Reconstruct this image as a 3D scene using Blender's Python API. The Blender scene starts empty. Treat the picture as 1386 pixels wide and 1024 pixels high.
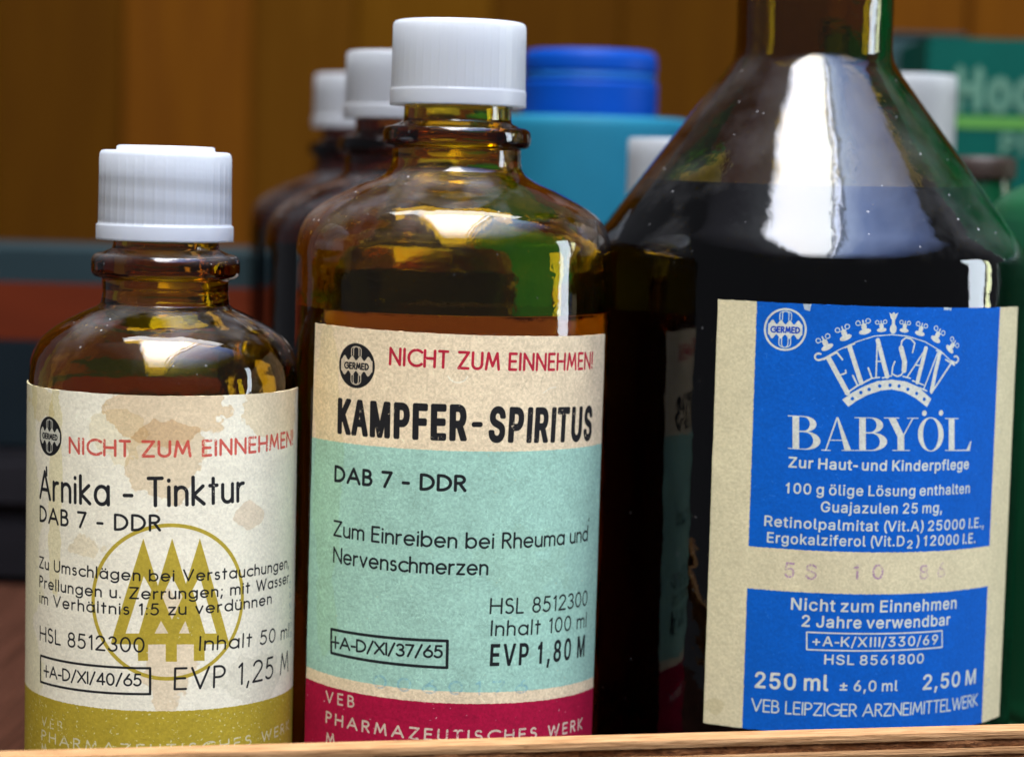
# ================================================================ camera, world, lamps, exposure
import bpy, bmesh, math, json, random
import numpy as np
from mathutils import Vector, Matrix

SC = bpy.context.scene
COL = SC.collection
MM = .001

cam = bpy.data.cameras.new('camera')
cam_ob = bpy.data.objects.new('camera', cam); COL.objects.link(cam_ob)
cam.sensor_width = 36; cam.lens = 3000 / 1386 * 36
cam.clip_start = .01; cam.clip_end = 20
PITCH, ROLL = math.atan(262 / 3000), math.radians(1.5)
fw = Vector((0, math.cos(PITCH), -math.sin(PITCH))); up0 = Vector((0, math.sin(PITCH), math.cos(PITCH))); rt0 = Vector((1, 0, 0))
rt = rt0 * math.cos(ROLL) + up0 * math.sin(ROLL); up = up0 * math.cos(ROLL) - rt0 * math.sin(ROLL)
m = Matrix((rt, up, -fw)).transposed().to_4x4(); m.translation = Vector((0, -.345, .095))
cam_ob.matrix_world = m
cam.dof.use_dof = True; cam.dof.focus_distance = .319; cam.dof.aperture_fstop = 15.5; cam.dof.aperture_blades = 9
SC.camera = cam_ob

world = bpy.data.worlds.new('World'); SC.world = world; world.use_nodes = True
bg = world.node_tree.nodes['Background']
bg.inputs[0].default_value = (.85, .88, 1, 1); bg.inputs[1].default_value = .14

def area(name, loc, target, sx, sy, power, col):
    l = bpy.data.lights.new(name, 'AREA'); l.shape = 'RECTANGLE'; l.size = sx; l.size_y = sy
    l.energy = power; l.color = col
    o = bpy.data.objects.new(name, l); COL.objects.link(o); o.location = loc
    d = Vector(target) - Vector(loc); o.rotation_euler = d.to_track_quat('-Z', 'Y').to_euler()
    return o
# the open daylight above and in front of the stall; a bluer stretch to its right; two gaps to the side
sky_gap = area('daylight_overhead', (.175, -.68, 1.0), (.175, -.68, 0), 1.85, 1.60, 215, (.97, .97, 1))
def fade_lamp(o, xs, ys):
    """the lamp's radiance falls off towards its sides: xs, ys are (position 0..1, level) stops"""
    l = o.data; l.use_nodes = True; nt = l.node_tree; em = nt.nodes['Emission']
    g = nt.nodes.new('ShaderNodeNewGeometry'); s = nt.nodes.new('ShaderNodeSeparateXYZ'); nt.links.new(g.outputs['Parametric'], s.inputs[0])
    rs = []
    for i, st in enumerate((xs, ys)):
        r = nt.nodes.new('ShaderNodeValToRGB'); e = r.color_ramp.elements
        while len(e) < len(st): e.new(.5)
        for x, (p, v) in zip(e, st): x.position = p; x.color = (*v, 1)
        nt.links.new(s.outputs[i], r.inputs[0]); rs.append(r)
    m = nt.nodes.new('ShaderNodeVectorMath'); m.operation = 'MULTIPLY'
    nt.links.new(rs[0].outputs[0], m.inputs[0]); nt.links.new(rs[1].outputs[0], m.inputs[1]); nt.links.new(m.outputs[0], em.inputs['Color'])
K_, W_ = (0, 0, 0), (1, 1, 1)
GX = [(0, K_), (.16, (.01, .01, .012)), (.268, (.03, .032, .035)), (.303, (.9, .93, 1)), (.33, W_), (.488, (.93, .97, 1)), (.493, (.2, .22, .25)), (.499, (.2, .22, .25)), (.505, (.8, .86, 1)),
      (.516, (.55, .62, .80)), (.521, (.10, .12, .16)), (.527, (.10, .12, .16)), (.54, (.27, .34, .50)), (.62, (.13, .18, .33)), (.80, (.04, .06, .13)), (1, K_)]
GY = [(0, (.12,) * 3), (.22, (.40,) * 3), (.46, W_), (.97, W_), (1, (.5,) * 3)]
fade_lamp(sky_gap, GX, GY)
area('added_rear_lamp', (0, .19, 1.0), (0, .19, 0), .80, .16, 4.2, (.95, .97, 1))  # added lamp, widens the highlights on the amber bottles' shoulders
area('side_gap_near', (.78, -.02, .14), (0, 0, .06), .15, .46, 3.0, (.80, .90, 1))
area('side_gap_far', (.77, .115, .10), (0, 0, .06), .06, .40, .9, (.95, 1, .62))

SC.view_settings.view_transform = 'Standard'; SC.view_settings.look = 'None'
SC.view_settings.exposure = 0; SC.view_settings.gamma = 1
cy = SC.cycles
cy.max_bounces = 20; cy.transmission_bounces = 18; cy.glossy_bounces = 8; cy.diffuse_bounces = 4; cy.transparent_max_bounces = 24; cy.volume_bounces = 0
cy.caustics_reflective = True; cy.caustics_refractive = True; cy.blur_glossy = .3
cy.use_denoising = True; cy.sample_clamp_indirect = 6

# ================================================================ helpers
random.seed(3)
def tag(o, label=None, cat=None, group=None, kind=None):
    if label: o['label'] = label
    if cat: o['category'] = cat
    if group: o['group'] = group
    if kind: o['kind'] = kind
    return o
def empty(name, loc, rz=0):
    o = bpy.data.objects.new(name, None); COL.objects.link(o); o.empty_display_size = .01
    o.location = loc; o.rotation_euler = (0, 0, rz); return o
def link(name, mesh, mat, parent=None, smooth=True):
    o = bpy.data.objects.new(name, mesh); COL.objects.link(o)
    if mat: mesh.materials.append(mat)
    if parent: o.parent = parent
    if smooth:
        for p in mesh.polygons: p.use_smooth = True
    return o
def bm_obj(name, bm, mat, parent=None, smooth=True):
    bmesh.ops.recalc_face_normals(bm, faces=bm.faces)
    me = bpy.data.meshes.new(name); bm.to_mesh(me); bm.free()
    return link(name, me, mat, parent, smooth)
def spline(pts, n=6):
    """Catmull-Rom through (r, z) mm; a point given as (r, z, 1) is a corner"""
    out = []; P = [p if len(p) == 3 else (p[0], p[1], 0) for p in pts]
    for i in range(len(P) - 1):
        a, b = P[i], P[i + 1]
        pa = P[i - 1] if i and not a[2] else a
        pb = P[i + 2] if i + 2 < len(P) and not b[2] else b
        for k in range(n):
            t = k / n; t2, t3 = t * t, t * t * t
            out.append(tuple(max(0, .5 * (2 * a[j] + (b[j] - pa[j]) * t + (2 * pa[j] - 5 * a[j] + 4 * b[j] - pb[j]) * t2 + (-pa[j] + 3 * a[j] - 3 * b[j] + pb[j]) * t3)) for j in (0, 1)))
    out.append((P[-1][0], P[-1][1]))
    return out
def lathe_bm(prof, seg=128, closed=False, rfun=None, wet=None):
    """prof: (r, z) mm"""
    bm = bmesh.new(); rings = []
    lay = bm.verts.layers.float.new('wet') if wet else None
    for pi, (r, z) in enumerate(prof):
        if r < 1e-4:
            rings.append([bm.verts.new((0, 0, z * MM))])
            if wet: rings[-1][0][lay] = wet(pi, z)
            continue
        ring = []
        for i in range(seg):
            a = 2 * math.pi * i / seg
            rr = r if rfun is None else rfun(r, z, a)
            ring.append(bm.verts.new((rr * math.cos(a) * MM, rr * math.sin(a) * MM, z * MM)))
        if wet:
            for v in ring: v[lay] = wet(pi, z)
        rings.append(ring)
    pairs = list(zip(rings[:-1], rings[1:])) + ([(rings[-1], rings[0])] if closed else [])
    for A, B in pairs:
        if len(A) == 1 and len(B) == 1: continue
        for i in range(seg):
            j = (i + 1) % seg
            if len(A) == 1: bm.faces.new((A[0], B[j], B[i]))
            elif len(B) == 1: bm.faces.new((A[i], A[j], B[0]))
            else: bm.faces.new((A[i], A[j], B[j], B[i]))
    return bm
def box_bm(x0, x1, y0, y1, z0, z1, bev=0, bm=None):
    bm = bm or bmesh.new()
    v = [bm.verts.new(p) for p in ((x0, y0, z0), (x1, y0, z0), (x1, y1, z0), (x0, y1, z0), (x0, y0, z1), (x1, y0, z1), (x1, y1, z1), (x0, y1, z1))]
    fs = [bm.faces.new([v[i] for i in q]) for q in ((3, 2, 1, 0), (4, 5, 6, 7), (0, 1, 5, 4), (1, 2, 6, 5), (2, 3, 7, 6), (3, 0, 4, 7))]
    if bev:
        es = list({e for f in fs for e in f.edges})
        bmesh.ops.bevel(bm, geom=es, offset=bev, segments=2, affect='EDGES')
    return bm

# ---------------------------------------------------------------- materials
def mat(name):
    m = bpy.data.materials.new(name); m.use_nodes = True; nt = m.node_tree; nt.nodes.clear()
    N = lambda t, **k: _node(nt, t, **k)
    return m, nt, N
def _node(nt, t, **k):
    n = nt.nodes.new(t)
    for a, b in k.items():
        if a.startswith('_'): setattr(n, a[1:], b)
        else: n.inputs[a.replace('__', ' ')].default_value = b
    return n
def out(nt, sh, vol=None):
    o = nt.nodes.new('ShaderNodeOutputMaterial'); nt.links.new(sh, o.inputs[0])
    if vol: nt.links.new(vol, o.inputs[1])
def ramp(nt, fac, stops):
    r = nt.nodes.new('ShaderNodeValToRGB'); e = r.color_ramp.elements
    while len(e) < len(stops): e.new(.5)
    for x, (p, c) in zip(e, stops): x.position = p; x.color = (*c, 1) if len(c) == 3 else c
    nt.links.new(fac, r.inputs[0]); return r.outputs[0]
def objco(nt, scale=(1, 1, 1)):
    t = nt.nodes.new('ShaderNodeTexCoord'); mp = nt.nodes.new('ShaderNodeMapping'); mp.inputs['Scale'].default_value = scale
    nt.links.new(t.outputs['Object'], mp.inputs[0]); return mp.outputs[0]

def fill_bm(inner, level, grow=.06, seg=128):
    """the space inside a wall up to level, reaching a hair into the wall"""
    pr = [(r + grow, z - (grow if r < 2 else 0)) for r, z in spline(inner) if z < level - .4][::-1]
    sp = spline(inner); k = next(i for i in range(len(sp) - 1) if sp[i][1] >= level > sp[i + 1][1]); a, b = sp[k], sp[k + 1]
    rl = a[0] + (b[0] - a[0]) * (level - a[1]) / (b[1] - a[1])
    pr[0] = (0, pr[0][1])
    return lathe_bm(pr + [(rl + grow, level - .15), (rl + grow, level), (rl - .6, level - .001), (0, level - .001)], seg)

def plain(name, col, rough=.5, noise=.15, scale=60, spec=.5, stretch=(1, 1, 1), sss=0, bump=.0):
    m, nt, N = mat(name)
    p = N('ShaderNodeBsdfPrincipled', Roughness=rough); p.inputs['Specular IOR Level'].default_value = spec
    n = N('ShaderNodeTexNoise', Scale=scale, Detail=5); nt.links.new(objco(nt, stretch), n.inputs['Vector'])
    c = ramp(nt, n.outputs[0], [(.3, tuple(v * (1 - noise) for v in col)), (.7, tuple(min(1, v * (1 + noise)) for v in col))])
    nt.links.new(c, p.inputs['Base Color'])
    if sss:
        p.inputs['Subsurface Weight'].default_value = sss; p.inputs['Subsurface Radius'].default_value = (1, 1, 1); p.inputs['Subsurface Scale'].default_value = .003
    if bump:
        b = N('ShaderNodeBump', Strength=bump, Distance=.0003); nt.links.new(n.outputs[0], b.inputs['Height']); nt.links.new(b.outputs[0], p.inputs['Normal'])
    out(nt, p.outputs[0]); return m

def glass(name, T, thick, wav=.25, wscale=55, dust=.5, ior=1.5, fine=.05, rough=.0, wet_ior=1.1):
    """clear glass with coloured absorption in the wall, slight waviness, dust and specks on the surface"""
    m, nt, N = mat(name)
    g = N('ShaderNodeBsdfGlass', Roughness=rough, IOR=ior, Color=(1, 1, 1, 1))
    co = objco(nt)
    at_ = N('ShaderNodeAttribute', _attribute_name='wet'); gt = N('ShaderNodeMath', _operation='GREATER_THAN'); nt.links.new(at_.outputs['Fac'], gt.inputs[0]); gt.inputs[1].default_value = .5
    io = N('ShaderNodeMapRange'); io.inputs['To Min'].default_value = ior; io.inputs['To Max'].default_value = wet_ior
    nt.links.new(gt.outputs[0], io.inputs['Value']); nt.links.new(io.outputs[0], g.inputs['IOR'])
    w = N('ShaderNodeTexNoise', Scale=wscale, Detail=2); nt.links.new(co, w.inputs['Vector'])
    w2 = N('ShaderNodeTexNoise', Scale=wscale * 9, Detail=2); nt.links.new(co, w2.inputs['Vector'])
    ad = N('ShaderNodeMath', _operation='MULTIPLY_ADD'); nt.links.new(w2.outputs[0], ad.inputs[0]); ad.inputs[1].default_value = fine; nt.links.new(w.outputs[0], ad.inputs[2])
    b = N('ShaderNodeBump', Strength=wav, Distance=.002); nt.links.new(ad.outputs[0], b.inputs['Height'])
    nt.links.new(b.outputs[0], g.inputs['Normal'])
    # dust: fine haze in patches + separate specks, more on what faces up
    d = N('ShaderNodeBsdfDiffuse', Color=(.72, .70, .68, 1))
    v = N('ShaderNodeTexVoronoi', Scale=1150.); nt.links.new(co, v.inputs['Vector'])
    sp = N('ShaderNodeMath', _operation='LESS_THAN'); nt.links.new(v.outputs['Distance'], sp.inputs[0])
    pn = N('ShaderNodeTexNoise', Scale=900., Detail=1); nt.links.new(co, pn.inputs['Vector'])
    th = N('ShaderNodeMapRange'); th.inputs['From Min'].default_value = .45; th.inputs['From Max'].default_value = 1.0; th.inputs['To Min'].default_value = 0; th.inputs['To Max'].default_value = .26
    pat = N('ShaderNodeTexNoise', Scale=70., Detail=4, Roughness=.6); nt.links.new(co, pat.inputs['Vector'])
    sep = N('ShaderNodeSeparateColor'); nt.links.new(v.outputs['Color'], sep.inputs[0])
    nt.links.new(sep.outputs[0], th.inputs['Value']); nt.links.new(th.outputs[0], sp.inputs[1])
    rare = N('ShaderNodeMath', _operation='GREATER_THAN'); nt.links.new(sep.outputs[1], rare.inputs[0]); rare.inputs[1].default_value = 1 - .32 * dust
    m1 = N('ShaderNodeMath', _operation='MULTIPLY'); nt.links.new(sp.outputs[0], m1.inputs[0]); nt.links.new(rare.outputs[0], m1.inputs[1])
    gat = N('ShaderNodeMapRange'); gat.inputs['From Min'].default_value = .46; gat.inputs['From Max'].default_value = .60; nt.links.new(pat.outputs[0], gat.inputs['Value'])
    m0 = m1; m1 = N('ShaderNodeMath', _operation='MULTIPLY'); nt.links.new(m0.outputs[0], m1.inputs[0]); nt.links.new(gat.outputs[0], m1.inputs[1])
    geo = N('ShaderNodeNewGeometry'); sx = N('ShaderNodeSeparateXYZ'); nt.links.new(geo.outputs['Normal'], sx.inputs[0])
    upf = N('ShaderNodeMapRange'); upf.inputs['From Min'].default_value = .05; upf.inputs['From Max'].default_value = .9; nt.links.new(sx.outputs[2], upf.inputs['Value'])
    hz = N('ShaderNodeMapRange'); hz.inputs['From Min'].default_value = .48; hz.inputs['From Max'].default_value = .75; hz.inputs['To Max'].default_value = .15 * dust; nt.links.new(pat.outputs[0], hz.inputs['Value'])
    m2 = N('ShaderNodeMath', _operation='MULTIPLY'); nt.links.new(hz.outputs[0], m2.inputs[0]); nt.links.new(upf.outputs[0], m2.inputs[1])
    uw = N('ShaderNodeMath', _operation='MULTIPLY_ADD'); nt.links.new(upf.outputs[0], uw.inputs[0]); uw.inputs[1].default_value = .9; uw.inputs[2].default_value = .16
    m3 = m1; m1 = N('ShaderNodeMath', _operation='MULTIPLY'); nt.links.new(m3.outputs[0], m1.inputs[0]); nt.links.new(uw.outputs[0], m1.inputs[1])
    tot = N('ShaderNodeMath', _operation='MULTIPLY_ADD'); nt.links.new(m1.outputs[0], tot.inputs[0]); tot.inputs[1].default_value = .6; nt.links.new(m2.outputs[0], tot.inputs[2])
    mx = N('ShaderNodeMixShader'); nt.links.new(tot.outputs[0], mx.inputs[0]); nt.links.new(g.outputs[0], mx.inputs[1]); nt.links.new(d.outputs[0], mx.inputs[2])
    sig = [-math.log(t) / (thick * MM) for t in T]; D = max(sig)
    va = N('ShaderNodeVolumeAbsorption', Density=D, Color=(*[1 - s / D for s in sig], 1))
    out(nt, mx.outputs[0], va.outputs[0]); return m

def liquid_mat(name, T, depth, level, ior=1.36):
    """a filling: refracts at its open surface only (the wall it wets does the rest), absorbs in its volume"""
    m, nt, N = mat(name)
    g = N('ShaderNodeBsdfGlass', Roughness=0, IOR=ior, Color=(1, 1, 1, 1))
    sig = [-math.log(t) / (depth * MM) for t in T]; D = max(sig)
    va = N('ShaderNodeVolumeAbsorption', Density=D, Color=(*[1 - s / D for s in sig], 1))
    tr = N('ShaderNodeBsdfTransparent'); tc = N('ShaderNodeTexCoord'); sx = N('ShaderNodeSeparateXYZ'); nt.links.new(tc.outputs['Object'], sx.inputs[0])
    gt = N('ShaderNodeMath', _operation='GREATER_THAN'); nt.links.new(sx.outputs[2], gt.inputs[0]); gt.inputs[1].default_value = (level - .12) * MM
    mx = N('ShaderNodeMixShader'); nt.links.new(gt.outputs[0], mx.inputs[0]); nt.links.new(tr.outputs[0], mx.inputs[1]); nt.links.new(g.outputs[0], mx.inputs[2])
    out(nt, mx.outputs[0], va.outputs[0]); return m

def cap_mat(name, see=.18, col=(.84, .85, .86), band=None):
    """milky polyethylene: diffuse + light passing through"""
    m, nt, N = mat(name)
    p = N('ShaderNodeBsdfPrincipled', Roughness=.38, Base__Color=(*col, 1))
    tr = N('ShaderNodeBsdfTranslucent', Color=(.86, .87, .86, 1)); rf = N('ShaderNodeBsdfRefraction', Color=(.95, .96, .97, 1), Roughness=.22, IOR=1.03)
    n = N('ShaderNodeTexNoise', Scale=90., Detail=3); nt.links.new(objco(nt, (1, 1, .4)), n.inputs['Vector'])
    c = ramp(nt, n.outputs[0], [(.3, tuple(v * .94 for v in col)), (.7, col)]); nt.links.new(c, p.inputs['Base Color'])
    a = N('ShaderNodeMixShader', Fac=.46); nt.links.new(p.outputs[0], a.inputs[1]); nt.links.new(tr.outputs[0], a.inputs[2])
    b = N('ShaderNodeMixShader', Fac=see); nt.links.new(a.outputs[0], b.inputs[1]); nt.links.new(rf.outputs[0], b.inputs[2])
    if band:    # the moulded thread inside makes the wall thinner and thicker in slanting turns: more and less see-through
        z0, z1, pitch = band
        tc = N('ShaderNodeTexCoord'); s = N('ShaderNodeSeparateXYZ'); nt.links.new(tc.outputs['Object'], s.inputs[0])
        at = N('ShaderNodeMath', _operation='ARCTAN2'); nt.links.new(s.outputs[1], at.inputs[0]); nt.links.new(s.outputs[0], at.inputs[1])
        ph = N('ShaderNodeMath', _operation='MULTIPLY_ADD'); nt.links.new(s.outputs[2], ph.inputs[0]); ph.inputs[1].default_value = 2 * math.pi / (pitch * MM); nt.links.new(at.outputs[0], ph.inputs[2])
        sn = N('ShaderNodeMath', _operation='SINE'); nt.links.new(ph.outputs[0], sn.inputs[0])
        m1 = N('ShaderNodeMapRange'); m1.inputs['From Min'].default_value = -.7; m1.inputs['From Max'].default_value = .9; m1.inputs['To Min'].default_value = see * .45; m1.inputs['To Max'].default_value = see; nt.links.new(sn.outputs[0], m1.inputs['Value'])
        lo = N('ShaderNodeMapRange'); lo.inputs['From Min'].default_value = z0 * MM; lo.inputs['From Max'].default_value = (z0 + .8) * MM; nt.links.new(s.outputs[2], lo.inputs['Value'])
        hi = N('ShaderNodeMapRange'); hi.inputs['From Min'].default_value = z1 * MM; hi.inputs['From Max'].default_value = (z1 - 1.2) * MM; nt.links.new(s.outputs[2], hi.inputs['Value'])
        q = N('ShaderNodeMath', _operation='MULTIPLY'); nt.links.new(m1.outputs[0], q.inputs[0]); nt.links.new(lo.outputs[0], q.inputs[1])
        q2 = N('ShaderNodeMath', _operation='MULTIPLY'); nt.links.new(q.outputs[0], q2.inputs[0]); nt.links.new(hi.outputs[0], q2.inputs[1]); nt.links.new(q2.outputs[0], b.inputs[0])
    out(nt, b.outputs[0]); return m

def paper_mat(name, sheet, rough=.85, spec=.12):
    img = bpy.data.images.new(name, sheet.w, sheet.h, alpha=False)
    px = np.ones((sheet.h, sheet.w, 4), np.float32); px[..., :3] = sheet.c
    img.pixels.foreach_set(px.ravel()); img.update(); img.pack()
    m, nt, N = mat(name)
    p = N('ShaderNodeBsdfPrincipled', Roughness=rough); p.inputs['Specular IOR Level'].default_value = spec
    uv = N('ShaderNodeUVMap', _uv_map='UVMap'); t = N('ShaderNodeTexImage', _image=img, _interpolation='Cubic', _extension='EXTEND')
    nt.links.new(uv.outputs[0], t.inputs[0]); nt.links.new(t.outputs[0], p.inputs['Base Color'])
    n = N('ShaderNodeTexNoise', Scale=1600., Detail=4); nt.links.new(objco(nt), n.inputs['Vector'])
    n2 = N('ShaderNodeTexNoise', Scale=120., Detail=3); nt.links.new(objco(nt), n2.inputs['Vector'])
    ad = N('ShaderNodeMath', _operation='MULTIPLY_ADD'); nt.links.new(n2.outputs[0], ad.inputs[0]); ad.inputs[1].default_value = 1.6; nt.links.new(n.outputs[0], ad.inputs[2])
    b = N('ShaderNodeBump', Strength=.35, Distance=.00012); nt.links.new(ad.outputs[0], b.inputs['Height']); nt.links.new(b.outputs[0], p.inputs['Normal'])
    out(nt, p.outputs[0]); return m

def wood_mat(name, a, b, grain=(3, 60, 60), scale=18, rough=.6, bump=.4, dark=None, spec=.06):
    m, nt, N = mat(name)
    p = N('ShaderNodeBsdfPrincipled', Roughness=rough); p.inputs['Specular IOR Level'].default_value = spec
    if spec == 0: p.inputs['IOR'].default_value = 1.0
    co = objco(nt, grain)
    n = N('ShaderNodeTexNoise', Scale=scale, Detail=7, Roughness=.62, Distortion=.4); nt.links.new(co, n.inputs['Vector'])
    stops = [(.28, b), (.5, tuple((x + y) / 2 for x, y in zip(a, b))), (.68, a)]
    if dark: stops = [(.30, dark), (.40, b), (.66, a)]
    c = ramp(nt, n.outputs[0], stops); nt.links.new(c, p.inputs['Base Color'])
    bu = N('ShaderNodeBump', Strength=bump, Distance=.0005); nt.links.new(n.outputs[0], bu.inputs['Height']); nt.links.new(bu.outputs[0], p.inputs['Normal'])
    out(nt, p.outputs[0]); return m

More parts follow.
